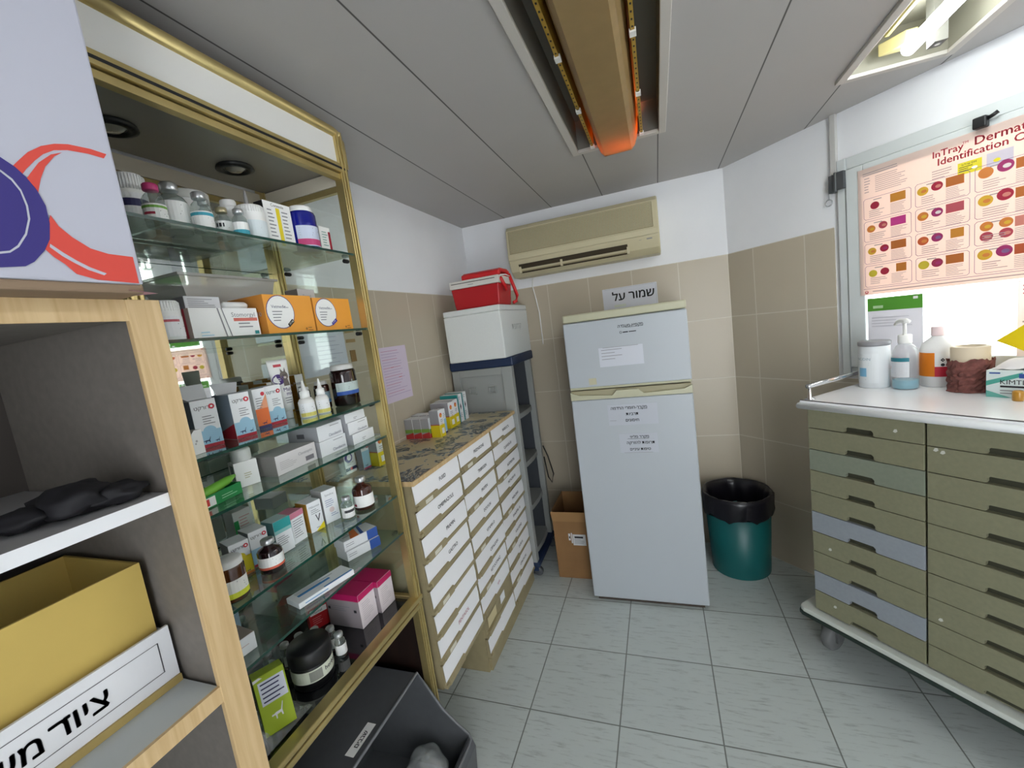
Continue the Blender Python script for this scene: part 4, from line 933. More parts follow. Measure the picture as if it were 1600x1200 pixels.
# ------------------------------------------------------------------ paper-fronted drawer cabinets
TOPP = bpy.data.materials.new('flowered_contact_paper'); TOPP.use_nodes = True
nt = TOPP.node_tree; N, L = nt.nodes.new, nt.links.new
tc = N('ShaderNodeTexCoord'); vo = N('ShaderNodeTexVoronoi'); vo.inputs['Scale'].default_value = 13; vo.feature = 'F1'
nz = N('ShaderNodeTexNoise'); nz.inputs['Scale'].default_value = 9; nz.inputs['Distortion'].default_value = 2.5
ad = N('ShaderNodeVectorMath'); ad.operation = 'MULTIPLY_ADD'; ad.inputs[1].default_value = (.12, .12, .12)
L(tc.outputs['Object'], nz.inputs['Vector']); L(nz.outputs['Color'], ad.inputs[0]); L(tc.outputs['Object'], ad.inputs[2]); L(ad.outputs[0], vo.inputs['Vector'])
rp_ = N('ShaderNodeValToRGB'); cr_ = rp_.color_ramp; cr_.interpolation = 'CONSTANT'
cr_.elements[0].color = lin('#b9ad8e'); cr_.elements[1].color = lin('#3d4f5c'); cr_.elements[1].position = .30
for p_, c_ in ((.43, '#94907f'), (.55, '#2a3640'), (.70, '#6a7f8e'), (.80, '#c2b48f')):
    e_ = cr_.elements.new(p_); e_.color = lin(c_)
sx_ = N('ShaderNodeSeparateColor'); L(vo.outputs['Color'], sx_.inputs[0])
mm = N('ShaderNodeMath'); mm.operation = 'MULTIPLY_ADD'; mm.inputs[1].default_value = .7
L(sx_.outputs[0], mm.inputs[0]); L(vo.outputs['Distance'], mm.inputs[2]); L(mm.outputs[0], rp_.inputs[0])
L(rp_.outputs[0], nt.nodes['Principled BSDF'].inputs['Base Color']); nt.nodes['Principled BSDF'].inputs['Roughness'].default_value = .3

def drawer_column(root, y0, y1, zt, n, dz, labels, xf=-.773):
    w = y1 - y0
    for i in range(n):
        zb = zt - (i + 1) * dz
        jit = random.uniform(-.004, .004)
        x = xf + jit
        d = MB()
        # side profile in (x, z), extruded along y: sloping front over a small pull ledge
        d.prism([(x - .16, zb + .004), (x, zb + .004), (x, zb + .016), (x - .008, zb + .018), (x - .012, zb + dz - .004), (x - .020, zb + dz - .004), (x - .020, zb + .012), (x - .16, zb + .012)], 'y', y0 + .004, y1 - .004, KHAKI)
        d.box(x - .008, x + .003, y0 + .02, y0 + .42 * w, zb + .004, zb + .027, KHAKI)
        o = d.build('drawer', root, bevel=.0012)
        lab_, pen = labels[i]
        if lab_ is None:      # a drawer without its paper, ledger showing
            MB().decal(((x - .0085, y0 + .1 * w, zb + .024), (0, 1, 0), (0, 0, 1), w * .8, dz - .034), [('r', .0, .1, .35, .9, mat('#d3c69a', .6)), ('r', .55, .2, .75, .9, PAPER)], .001).build('paper_label', o)
            continue
        sl = Vector((-.004, 0, dz - .022)).normalized()
        fr_ = ((x - .0078, y0 + .004, zb + .0185), (0, 1, 0), tuple(sl), w - .008, dz - .022)
        p = MB(); bot = -.02
        p.decal(fr_, [('p', [(.0, .12), (.40, .12), (.44, bot), (.985, bot), (1.0, .5), (.99, 1.0), (.0, 1.0)], PAPER)], .0042)
        if lab_:
            p.decal(fr_, [('t', .58, .36, .27, '*' + lab_, pen, 'c')], .0050)
        p.build('paper_label', o)
        if i % 2 == 0:
            MB().box(x + .003, x + .0036, y0 + .16 * w, y0 + .30 * w, zb + .008, zb + .022, mat('#d8d4c4', .5)).build('name_tag', o)

RP = mat('#c48a96', .6); BP = mat('#8b93c0', .6)
dl = thing('drawer_cabinet', 'narrow khaki cabinet of eight paper-fronted drawers next to the display cabinet', 'drawer cabinet')
MB().box(-1.124, -.79, 1.092, 1.100, .235, .967, KHAKI).box(-1.124, -.79, 1.412, 1.420, .235, .967, KHAKI).box(-1.124, -1.115, 1.10, 1.412, .235, .967, KHAKI).box(-1.115, -.80, 1.10, 1.412, .235, .243, KHAKI).build('carcass', dl)
MB().box(-1.06, -1.115, 1.11, 1.40, 0, .235, KHAKI).build('plinth', dl)
MB().box(-1.125, -.770, 1.088, 1.424, .967, .983, PALEWOOD).box(-1.125, -.776, 1.090, 1.422, .983, .9845, TOPP).build('top_board', dl)
drawer_column(dl, 1.089, 1.423, .967, 8, .0915, [('FUSID', INK), ('OMEPRAZOLE', INK), ('PRAMIN', INK), ('GASTRO', INK), ('', INK), ('', INK), ('PENTASOL', RP), ('', INK)])
dr = thing('drawer_cabinet', 'wide khaki cabinet with two columns of paper-fronted drawers beside the grey tower', 'drawer cabinet')
MB().box(-1.124, -.79, 1.428, 1.440, 0, .967, KHAKI).box(-1.124, -.79, 2.086, 2.098, 0, .967, KHAKI).box(-1.124, -1.115, 1.44, 2.086, 0, .967, KHAKI).box(-1.115, -.80, 1.756, 1.764, .06, .967, KHAKI).box(-1.115, -.780, 1.440, 2.086, 0, .055, KHAKI).build('carcass', dr)
MB().box(-1.125, -.770, 1.425, 2.102, .967, .983, PALEWOOD).box(-1.125, -.776, 1.427, 2.100, .983, .9845, TOPP).build('top_board', dr)
drawer_column(dr, 1.426, 1.762, .967, 10, .0905, [('PREDNISONE', INK), ('TRIBRISSEN', INK), ('PROPEN', INK), ('DOXYLIN', INK), ('VITAMIN D', INK), ('CEFALEXIN', INK), ('KETOCONAZ', INK), ('xylo', RP), (None, INK), ('', INK)])
drawer_column(dr, 1.762, 2.100, .967, 10, .0905, [('MARBOCYL', INK), ('CLAVULIN 50', INK), ('AUGMENTIN', INK), ('METACAM 50', INK), ('PHENOBAR', INK), ('ENALAPRIL 10', INK), ('FUROSEMID', INK), ('DORYX', INK), ('CIPROFLOX', INK), ('', INK)])

# goods on the drawer cabinets
zd = .9848
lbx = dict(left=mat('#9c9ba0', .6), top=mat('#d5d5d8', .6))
carton('medicine_box', 'white box with a navy swirl and red cross at the narrow cabinet back', (-1.083, 1.150, zd), 86, .052, .030, .082, WBX, [('c', .40, .70, .22, mat('#56468f', .6)), ('c', .46, .70, .13, WBX), ('l', .2, .45, .8, 2, .07, GREYINK), ('r', 0, .12, 1, .26, NAVY), ('c', .5, .19, .07, mat('#d03040', .5))], faces=lbx)
carton('medicine_box', 'pale blue and white dog box at the narrow cabinet back', (-1.048, 1.203, zd), 84, .036, .030, .095, WBX, [('r', 0, .07, 1, .7, LB2), ('r', 0, 0, 1, .07, mat('#b2476a', .5)), dog(.2, .09, .5, .12)] + MARF, faces=lbx)
def yellowbox(lab_, loc, yaw=88, w=.040, d=.05, h=.120):
    return carton('medicine_box', lab_, loc, yaw, w, d, h, WBX, [('r', 0, 0, 1, .45, YELLOWC), ('c', .45, .80, .085, mat('#e0643a', .5)), ('c', .52, .77, .05, mat('#e8b23a', .5)), ('l', .25, .62, .8, 2, .06, GREYINK), ('r', .3, .12, .8, .32, WHITE), ('t', .55, .46, .09, 'Fly', mat('#d9a02a', .5), 'c')], left=[('r', 0, 0, 1, .45, YELLOWC), ('r', 0, .45, 1, .48, mat('#c0504a', .5))], faces=lbx, group='white and yellow boxes on the drawer cabinets')
yellowbox('white and yellow box alone behind the cabinet glass', (-1.006, 1.238, zd), 82, .042, .05, .113)
k = 0
GRD = ('front row beside the display cabinet', 'front row in the middle', 'front row next to the yellow box', 'rear row near the wall', 'rear row in the middle', 'rear row behind the yellow box')
for ry in (0, 1):
    for cx in (0, 1, 2):
        carton('medicine_box', 'green and red footed box on the wide cabinet, ' + GRD[k], (-1.0855 + .0425 * cx, 1.602 + ry * .062, zd), 90, .060, .0415, .090 if ry == 0 else .094, WBX,
               [('r', 0, 0, 1, .22, mat('#c43a3a', .5)), ('r', 0, .22, 1, .45, mat('#7fa548', .5)), ('l', .2, .8, .8, 4, .08, GREYINK)],
               left=[('r', 0, 0, 1, .20, mat('#c43a3a', .5)), ('p', [(0, .2), (1, .2), (1, .32)], mat('#c43a3a', .5)), ('r', 0, .30, 1, .48, mat('#7fa548', .5))], faces=dict(left=mat('#a3a2a6', .6), top=mat('#dcdcdf', .6)), group='green and red footed boxes on the wide drawer cabinet'); k += 1  # white boxes with greyed left faces: side shade put into the colour
yellowbox('white and yellow box in front of the green and red boxes', (-.948, 1.606, zd), 86, .040, .048, .122)
carton('medicine_box', 'slim light blue box between yellow boxes on the wide cabinet', (-.962, 1.665, zd), 90, .030, .034, .115, WBX, [('r', 0, .1, 1, .6, LB2), ('r', 0, 0, 1, .08, NAVY), ('l', .2, .8, .8, 3, .07, GREYINK)], faces=lbx)
yellowbox('white and yellow box beside the slim blue box, nearer of the pair', (-.978, 1.760, zd), 88, .050, .10, .126)
yellowbox('white and yellow box beside the teal boxes, farther of the pair', (-.980, 1.815, zd), 90, .050, .10, .128)
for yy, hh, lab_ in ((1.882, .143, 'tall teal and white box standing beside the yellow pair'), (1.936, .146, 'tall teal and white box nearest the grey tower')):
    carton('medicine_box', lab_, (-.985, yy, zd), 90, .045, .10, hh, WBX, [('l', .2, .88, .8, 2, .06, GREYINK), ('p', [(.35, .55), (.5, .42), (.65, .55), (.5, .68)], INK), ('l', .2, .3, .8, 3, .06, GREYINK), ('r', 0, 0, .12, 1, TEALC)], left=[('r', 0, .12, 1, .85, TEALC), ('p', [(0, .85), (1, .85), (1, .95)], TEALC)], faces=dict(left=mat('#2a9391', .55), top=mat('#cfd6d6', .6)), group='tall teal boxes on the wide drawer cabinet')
carton('medicine_box', 'beige-grey box near the wall behind the teal boxes', (-1.091, 1.85, zd), 90, .06, .034, .125, mat('#b5ac96', .6), [('l', .2, .8, .8, 4, .1, GREYINK)])

# ------------------------------------------------------------------ papers on the left wall
pp = MB().box(0, .205, -.0012, 0, 0, .245, mat('#d9cbdd', .75))
pp.decal(((0, -.0012, 0), (1, 0, 0), (0, 0, 1), .205, .245), [('l', .06, .92 - .05 * i, .94, 1, .03, mat('#b9a4c4' if i % 3 else '#c48aa8', .7)) for i in range(17)] + [('r', .32, .62, .42, .63, RED), ('r', .55, .42, .68, .43, RED)], .0003)
pp.build('wall_table_sheet', loc=(LX + .0005, 1.508, 1.168), rz=90, label='pinkish printed table taped to the tiled wall above the drawers', cat='paper')
p2 = MB().box(0, .26, -.0012, 0, 0, .155, mat('#d3d8e4', .75))
p2.decal(((0, -.0012, 0), (1, 0, 0), (0, 0, 1), .26, .155), [('l', .45, .85 - .1 * i, .95, 1, .05, mat('#aeb4c6', .7)) for i in range(7)], .0003)
p2.build('wall_note_sheet', loc=(LX + .0005, 1.056, 1.345), rz=90, label='pale bluish paper on the wall seen through the cabinet end glass', cat='paper')
tpx = MB(); BR = mat('#8a6a3e', .7)
tpx.box(0, .03, -.002, 0, 0, .045, BR).box(-.01, .04, -.002, 0, .075, .088, mat('#a58a60', .7))
tpx.build('tape_remnant', loc=(LX + .0005, 1.335, 1.375), rz=90, label='brown tape remnant on the wall tile beside the bluish paper', cat='tape')

# ------------------------------------------------------------------ grey plastic tower with navy top
GREYP = mat('#9c9f9c', .5); NAVYP = mat('#1f3152', .5)
tw = thing('shelving_tower', 'grey plastic shelving tower with navy top and feet in the room corner', 'shelving tower')
tx0, tx1, ty0, ty1 = -1.115, -.757, 2.118, 2.488
sp_ = MB().box(tx0, tx1, ty0 + .006, ty0 + .03, .09, 1.225, GREYP)
sp_.box(tx0, tx0 + .045, ty0 - .010, ty0 + .006, .09, 1.225, GREYP).box(tx1 - .06, tx1, ty0 - .010, ty0 + .006, .09, 1.225, GREYP).box(tx0 + .045, tx1 - .06, ty0 - .010, ty0 + .006, 1.185, 1.225, GREYP).box(tx0 + .045, tx1 - .06, ty0 - .010, ty0 + .006, .09, .14, GREYP)
for cx in (-1.005, -.885):
    for a, b, c, d in ((-.022, .022, -.022, -.014), (-.022, .022, .014, .022), (-.022, -.014, -.014, .014), (.014, .022, -.014, .014)):
        sp_.box(cx + a, cx + b, ty0 - .008, ty0 + .006, 1.105 + c, 1.105 + d, GREYP)
sp_.build('side_panel', tw, bevel=.003)
MB().box(tx0, tx1, ty1 - .03, ty1, .09, 1.225, GREYP).build('side_panel', tw, bevel=.003)
INNER_SHADE = mat('#3e4248', .6)  # dark lining colour stands for the shade inside the tower
MB().box(tx0, tx0 + .012, ty0 + .03, ty1 - .036, .09, 1.225, INNER_SHADE).box(tx0 + .012, tx1 - .035, ty1 - .036, ty1 - .0305, .09, 1.225, INNER_SHADE).build('back_panel', tw)
for zz in (.14, .40, .66, .945):
    cv = [(tx0 + .012, ty0 + .03), (tx1 - .03, ty0 + .03), (tx1 - .012, ty0 + .08), (tx1 - .006, (ty0 + ty1) / 2), (tx1 - .012, ty1 - .08), (tx1 - .03, ty1 - .037), (tx0 + .012, ty1 - .037)]
    MB().prism(cv, 'z', zz - .03, zz, GREYP).build('shelf', tw, bevel=.002)
MB().box(tx0 - .008, tx1 + .012, ty0 - .010, ty1 + .01, 1.225, 1.276, NAVYP).build('tower_top', tw, bevel=.008)
MB().box(tx0, tx1 + .008, ty0 - .002, ty1 + .004, .055, .09, NAVYP).build('tower_base', tw, bevel=.006)
for cx, cy in ((tx1 - .02, ty0 + .02), (tx0 + .03, ty0 + .02), (tx1 - .02, ty1 - .03), (tx0 + .03, ty1 - .03)):
    ft = MB().box(cx - .018, cx + .018, cy - .014, cy + .014, .03, .056, NAVYP).build('caster', tw)
    MB().lathe([(.024, -.012), (.026, -.010), (.026, .010), (.024, .012)], mat('#55585c', .5), seg=18).build('wheel', ft, loc=(cx + .012, cy, .026)).rotation_euler = (R(90), 0, 0)
MB().tube([(tx1 + .010, 2.47, .67), (tx1 + .035, 2.47, .60), (tx1 + .055, 2.48, .48), (tx1 + .035, 2.49, .42), (tx1 + .018, 2.48, .46), (tx1 + .012, 2.46, .60)], .004, BLACK, 8).build('power_cord', label='black cord looping down beside the shelving tower', cat='cord')

# styrofoam box and cooler
FOAM = mat('#dfe2e0', .8, noise=.02, scale=120, bump=.1)
sf = thing('styrofoam_box', 'white styrofoam box with embossed letters on the navy tower top', 'box', (-1.075, 2.030, 1.2765))
fb = MB(); fb.box(0, .325, 0, .47, 0, .246, FOAM); fb.build('box_body', sf, bevel=.006)
MB().box(0, .325, 0, .47, .2465, .276, FOAM).build('box_lid', sf, bevel=.006)
em = MB(); em.decal(((.3265, .10, .135), (0, 1, 0), (0, 0, 1), .27, .06), [('t', .5, .1, .8, heb('\u05e7\u05e8\u05d7\u05d5\u05e0\u05d9\u05ea'), mat('#b4b8b6', .8), 'c')], .0006)  # flat grey letters; the embossing's shade is put into their colour
em.build('emboss_shade', sf)
CR1 = mat('#b3121d', .42); CR2 = mat('#cf1f24', .42)
cl = thing('cool_box', 'red picnic cooler with a white lid standing on the styrofoam box', 'cooler', (-1.02, 2.060, 1.553))
taper(MB(), .5, .5, .5, .5, 1, CR1)
cbm = MB(); vs = [(.012, .006, 0), (.262, .006, 0), (.262, .194, 0), (.012, .194, 0), (0, 0, .110), (.272, 0, .110), (.272, .20, .110), (0, .20, .110)]
cbm.add(vs, [(0, 3, 2, 1), (4, 5, 6, 7), (0, 1, 5, 4), (1, 2, 6, 5), (2, 3, 7, 6), (3, 0, 4, 7)], CR1).build('cooler_body', cl, bevel=.006)
lm = MB().box(-.004, .276, -.004, .204, .1105, .150, mat('#d8d4cc', .5))
lm.decal(((-.004, -.004, .1105), (1, 0, 0), (0, 0, 1), .28, .04), [('r', .04, .60, .93, .70, mat('#5a5650', .6)), ('l', .38, .30, .55, 1, .2, GREYINK)], .0005)
lm.build('cooler_lid', cl, bevel=.004)
hm = MB(); hx = .285
hm.prism([(.02, .150), (.02, .176), (.05, .188), (.15, .190), (.185, .180), (.185, .150), (.165, .150), (.160, .168), (.05, .170), (.04, .150)], 'x', .06, .276, CR2)
hm.build('cooler_handle', cl, bevel=.006)
MB().tube([(.279, .02, .135), (.284, .06, .095), (.281, .085, .075)], .009, CR2, 10).build('side_arm', cl)
MB().tube([(.276, .17, .165), (.292, .190, .09), (.300, .20, .045), (.296, .185, .015), (.282, .17, .008)], .009, CR2, 10).build('side_arm', cl)
MB().tube([(.278, .03, .150), (.281, .10, .156), (.281, .19, .150)], .0025, WHITE, 6).build('tie_string', cl)

# ------------------------------------------------------------------ air conditioner
ACM = mat('#c8bf9e', .45, noise=.03, scale=6); ACD = mat('#8e8464', .5); ACDARK = mat('#3a3020', .6)
ac = thing('air_conditioner', 'yellowed split air conditioner with a fine grille mounted below the ceiling', 'air conditioner', (-.790, BY, 1.715))
awd = .835
prf = [(-.0, .285), (-.150, .285), (-.172, .262), (-.182, .120), (-.176, .085), (-.150, .030), (-.110, .0), (0, .0)]
ab = MB(); ab.prism(prf, 'x', 0, awd, ACM)
ab.build('housing', ac, bevel=.006)
gr = MB(); ng = 19
for i in range(ng):
    a = .135 + i * (.252 - .135) / (ng - 1)
    yy = -.182 + (a - .120) * (.010 / .142)
    gr.box(.018, awd - .030, yy - .0028, yy + .002, a - .0019, a + .0015, ACM)
gr.prism([(-.1820, .130), (-.1734, .256), (-.165, .256), (-.165, .130)], 'x', .016, awd - .028, mat('#6f6546', .6))
gr.build('grille', ac)
MB().box(.004, awd - .004, -.187, -.178, .092, .124, ACM).build('front_strip', ac, bevel=.003)
lv = MB(); 
p0, p1 = Vector((0, -.170, .068)), Vector((0, -.138, .020))
nn = Vector((0, -(p0.z - p1.z), (p0.y - p1.y))); nn.normalize()
if nn.y > 0: nn = -nn
def onslope(t, k): 
    q = p0 + (p1 - p0) * t + nn * k; return q
vs = []
for x_ in (.055, awd - .165):
    for t_ in (0, 1):
        q = onslope(t_, .0025); vs.append((x_, q.y, q.z))
lv.add(vs, [(0, 2, 3, 1)], ACDARK).build('air_outlet', ac)
fl = MB(); q = onslope(.55, .010)
fl.box(.07, awd - .18, q.y - .004, q.y + .004, q.z - .012, q.z - .007, ACD)
for x_ in (.055, .30, awd - .17):
    fl.box(x_, x_ + .012, q.y - .006, q.y + .008, q.z - .018, q.z + .018, ACM)
fl.build('louver', ac)
lg = MB(); q = onslope(.2, .0012); 
lg.decal(((awd - .14, -.1772, .0885), (1, 0, 0), tuple((p0 - p1).normalized()), .12, .03), [('r', .62, -.9, .85, -.35, GREYINK), ('l', .30, -.5, .45, 1, .2, GREYINK)], .003)
lg.build('control_print', ac)
MB().tube([(-.705, BY - .006, 1.711), (-.712, BY - .006, 1.66), (-.700, BY - .006, 1.58), (-.690, BY - .006, 1.50), (-.690, BY - .006, 1.30)], .0035, WHITE, 8).build('drain_hose', label='thin white hose hanging from the air conditioner behind the cooler', cat='hose')

# ------------------------------------------------------------------ fridge and its notes
FRW = mat('#b5bbc1', .38, noise=.012, scale=3); FRC = mat('#bdbba0', .4)
fg = thing('refrigerator', 'white two-door refrigerator with cream trim standing against the tiled wall', 'refrigerator', (-.422, 1.955, 0))
fw = .540
MB().box(.004, fw - .004, .045, .60, .02, 1.425, FRW).build('fridge_body', fg, bevel=.004)
MB().box(0, fw, .006, .60, 1.409, 1.446, FRC).build('top_cap', fg, bevel=.008, seg=3)
fz = MB().box(0, fw, 0, .043, 1.100, 1.406, FRW); fz.box(.001, fw - .001, -.001, .043, 1.090, 1.102, FRC)
fz.build('freezer_door', fg, bevel=.006, seg=3)
fd = MB().box(0, fw, 0, .043, .022, 1.040, FRW).build('fridge_door', fg, bevel=.006, seg=3)
hd = MB(); hd.prism([(0, 1.041), (fw, 1.041), (fw, 1.080), (fw * .94, 1.064), (fw * .62, 1.056), (fw * .58, 1.078), (fw * .40, 1.078), (fw * .36, 1.056), (fw * .08, 1.064), (0, 1.080)], 'y', -.002, .010, FRC)
hd.box(.004, fw - .004, .014, .043, 1.041, 1.084, mat('#a9a284', .5)).build('door_handle', fd, bevel=.002)
MB().box(.02, fw - .02, .02, .30, 0, .021, mat('#4a4038', .6)).build('fridge_foot', fg)
MB().box(.095, .130, -.0015, 0.0, 1.112, 1.142, mat('#c2bda0', .5)).build('badge', fg)
fy = 1.955
NOTE = mat('#bcc0c9', .6)
TAPE = glass_sheet('clear_tape', (.9, .9, .9), .1, 1.2, .12, (.6, .62, .65))
def note(name, label, x, z, w, h, texts, paper=NOTE, tape=True):
    b = MB()
    b.box(0, w, -.0012, 0, 0, h, paper)
    b.decal(((0, -.0012, 0), (1, 0, 0), (0, 0, 1), w, h), texts, .0003)
    o = b.build(name, loc=(x, fy - .0004, z), label=label, cat='note')
    return o
H = heb
note('taped_note', 'small typed Hebrew note at the top of the freezer door', -.235, 1.330, .175, .056, [('t', .98, .55, .33, '*' + H('\u05de\u05e7\u05e4\u05d9\u05d0-\u05de\u05e2\u05d1\u05d3\u05d4'), INK, 'r'), ('r', .55, .50, .98, .53, INK), ('c', .42, .16, .10, INK), ('c', .42, .16, .065, FRW), ('r', .47, .11, .60, .20, INK), ('r', .62, .12, .80, .19, INK)], FRW)
note('taped_note', 'blank-looking lined paper slip taped on the freezer door', -.268, 1.190, .195, .088, [('l', .06, .86 - .16 * i, .55, 1, .09, GREYINK) for i in range(4)] + [('r', .1, .98, .9, 1.0, GREYINK)], mat('#cdd0d9', .55))
note('taped_note', 'three-line Hebrew note in large letters near the fridge door top', -.255, .912, .220, .098, [('t', .80, .76, .20, '*' + H('\u05de\u05e7\u05e8\u05e8-\u05d7\u05d5\u05de\u05e8\u05d9 \u05d4\u05e8\u05d3\u05de\u05d4'), INK, 'r'), ('r', .62, .73, .80, .745, INK), ('t', .62, .46, .20, '*' + H('\u05ea\u05e8\u05d1\u05d9\u05d5\u05ea'), INK, 'r'), ('t', .62, .16, .20, '*' + H('\u05d7\u05d9\u05e1\u05d5\u05e0\u05d9\u05dd'), INK, 'r'), ('l', .02, .22, .26, 1, .05, GREYINK)])
note('taped_note', 'lower three-line Hebrew note in the middle of the fridge door', -.215, .778, .170, .092, [('t', .78, .76, .20, '*' + H('\u05de\u05e7\u05e8\u05e8 \u05de\u05dc\u05d0\u05d9'), INK, 'r'), ('r', .22, .72, .78, .735, INK), ('t', .92, .45, .21, '*' + H('\u05ea\u05e8\u05d5\u05e4\u05d5\u05ea \u05dc\u05d4\u05d6\u05e8\u05e7\u05d4'), INK, 'r'), ('t', .80, .12, .20, '*' + H('\u05d8\u05d9\u05e4\u05d5\u05ea \u05e2\u05d9\u05e0\u05d9\u05d9\u05dd'), INK, 'r'), ('r', .1, .0, .85, .015, GREYINK)])
sg = MB().box(0, .305, -.0012, 0, 0, .128, mat('#d8dae2', .6))
sg.decal(((0, -.0012, 0), (1, 0, 0), (0, 0, 1), .305, .128), [('t', .95, .42, .52, '*' + H('\u05e9\u05de\u05d5\u05e8 \u05e2\u05dc'), BLACK, 'r'), ('r', .05, .96, .95, .965, GREYINK), ('r', .975, .05, .978, .95, GREYINK), ('r', .2, .12, .42, .24, mat('#d7ddd0', .6))], .0003)
so = sg.build('wall_sign', loc=(-.295, BY - .001, 1.447), label='white sign in bold Hebrew letters on the tiles above the refrigerator', cat='sign')

# ------------------------------------------------------------------ cardboard box left of the fridge
kb = thing('cardboard_box', 'open brown cardboard box on the floor between tower and refrigerator', 'cardboard box', (-.643, 2.130, 0))
CBD = mat('#8f6a42', .8, noise=.06, scale=15)
kk = MB(); t = .004
kk.box(0, .205, 0, t, 0, .335, CBD).box(0, .205, .26, .26 + t, 0, .40, CBD).box(0, t, t, .26, 0, .40, CBD).box(.205 - t, .205, t, .26, 0, .40, CBD).box(t, .205 - t, t, .26, 0, t, CBD)
kk.build('box_body', kb)
MB().add([(0, 0, .335), (.205, 0, .335), (.205, -.012, .396), (-.006, -.012, .396)], [(0, 1, 2, 3)], mat('#9d774c', .8)).build('front_flap', kb)
lb_ = MB(); lb_.decal(((.080, 0, .19), (1, 0, 0), (0, 0, 1), .095, .08), [('r', .25, .1, 1, .9, mat('#cfd0d2', .6)), ('r', .35, .62, .85, .76, INK), ('l', .32, .5, .95, 4, .09, GREYINK), ('r', 0, .45, .12, .95, mat('#d9d9da', .6)), ('r', .16, .25, .23, 1.0, mat('#d9d9da', .6)), ('r', .03, .6, .10, .75, INK)], .0006)
lb_.build('shipping_label', kb)

# ------------------------------------------------------------------ waste bin with liner
bn = thing('waste_bin', 'green round waste bin lined with a black bag beside the refrigerator', 'waste bin', (.313, 2.352, 0))
TEALB = mat('#0f5c5c', .4)
MB().lathe([(.138, 0), (.140, .004), (.157, .40), (.150, .40), (.134, .012), (.01, .012)], TEALB, seg=40, cap=False).build('bin_body', bn)
lin_ = MB(); LINER = mat('#17151c', .28, noise=.1, scale=30)
prof = [(.159, .315), (.163, .33), (.1635, .41), (.161, .432), (.154, .432), (.150, .40), (.146, .30), (.138, .16), (.08, .08), (.01, .07)]
seg = 48; vs = []; fs = []; rr = random.Random(11)
for j, (r_, z_) in enumerate(prof):
    for i in range(seg):
        a = 2 * math.pi * i / seg
        wv = (.004 * math.sin(7 * a + j) + .003 * math.sin(17 * a + 2 * j) + .006 * rr.random())
        rad = r_ + (abs(wv) if j < 5 else -abs(wv) * 2.2)
        vs.append((rad * math.cos(a), rad * math.sin(a), z_ + (wv * 2.5 if j == 0 else 0)))
for j in range(len(prof) - 1):
    for i in range(seg):
        k = (i + 1) % seg; fs.append((j * seg + i, j * seg + k, (j + 1) * seg + k, (j + 1) * seg + i))
lin_.add(vs, fs, LINER, True).build('bin_liner', bn)

# ------------------------------------------------------------------ olive drawer trolley under the window
ct = thing('drawer_trolley', 'olive metal drawer trolley on casters with a white top below the window', 'trolley', wp(0, 0), WROT)
# local x = u along the wall, local -y into the room
TU0, TU1, TF = .670, 1.335, -.475
TM = 1.003
MB().box(TU0, TU1, TF + .016, -.04, .19, 1.0, OLIVE).build('trolley_body', ct)
DG = mat('#3a3a2c', .6)
def trolley_drawer(u0, u1, z0, z1, hu0, hu1, mt):
    # front plate with a pull slot cut from its lower edge
    s, h = .006, .019
    zz0, zz1 = z0 + .0012, z1 - .0012
    pts = [(u0 + .001, zz0), (hu0 - .004, zz0), (hu0, zz0 + .003), (hu0, zz0 + h - s), (hu0 + s, zz0 + h), (hu1 - s, zz0 + h), (hu1, zz0 + h - s), (hu1, zz0 + .003), (hu1 + .004, zz0), (u1 - .001, zz0), (u1 - .001, zz1), (u0 + .001, zz1)]
    o = MB().prism(pts, 'y', TF, TF + .014, mt).build('drawer', ct, bevel=.0012)
    MB().box(hu0 - .002, hu1 + .002, TF + .0141, TF + .0158, zz0 - .001, zz0 + h + .002, DG).build('handle_slot', o)
    return o
ZT, ZB = 1.000, .195
nrow = 10; dz = (ZT - ZB) / nrow
for i in range(nrow):
    z1 = ZT - i * dz; z0 = z1 - dz
    trolley_drawer(TU0, TM - .002, z0, z1, .790, .872, BLUEGREY if i in (5, 8) else (mat('#7f8575', .42, noise=.06, scale=90) if i == 2 else OLIVE))
    trolley_drawer(TM + .002, TU1, z0, z1, 1.130, 1.222, OLIVE)
for (u_, z_) in ((.925, .945), (1.035, .90), (.725, .46), (1.03, .37), (.735, .235), (1.02, .905)):
    MB().decal(((u_, TF, z_), (1, 0, 0), (0, 0, 1), .012, .012), [('p', [(0, .2), (.5, 0), (1, .4), (.8, 1), (.3, .9)], mat('#c9c9c0', .6))], .0006).build('paint_chip', ct)
tpm = MB(); WT = mat('#f4f4f7', .22, coat=.2)
tpm.box(TU0 - .024, TU1 + .024, TF - .004, -.022, 1.002, 1.019, WT); tpm.build('trolley_top', ct, bevel=.003)
ed = MB(); ed.tube([(TU0 - .024, -.03, 1.0), (TU0 - .024, TF - .004, 1.0), (TU1 + .024, TF - .004, 1.0), (TU1 + .024, -.03, 1.0)], .012, mat('#dfe1e2', .35), 12); ed.build('top_edging', ct)
MB().box(TU0 - .022, TU1 + .022, TF - .002, TF + .003, 1.0195, 1.0215, mat('#4d4548', .4)).build('edge_bead', ct)
rl = MB(); rl.tube([(TU0 - .004, TF + .015, 1.069), (TU0 - .004, -.05, 1.069)], .008, CHROME, 12)
rail = rl.build('chrome_rail', ct)
for yy in (TF + .025, -.07):
    MB().lathe([(.016, 1.0196), (.016, 1.0225), (.006, 1.026), (.005, 1.062)], CHROME, (TU0 - .004, yy, 0), 14).build('rail_post', rail)
bs = MB()
bp_ = [(TU0 - .050, -.03), (TU0 - .050, TF - .005), (TU0 - .045, TF - .018), (TU0 - .030, TF - .026), (TU1 + .03, TF - .026), (TU1 + .045, TF - .018), (TU1 + .05, TF - .005), (TU1 + .05, -.03)]
bs.prism(bp_, 'z', .172, .190, mat('#c9cdc6', .45)); bs.build('base_board', ct, bevel=.003)
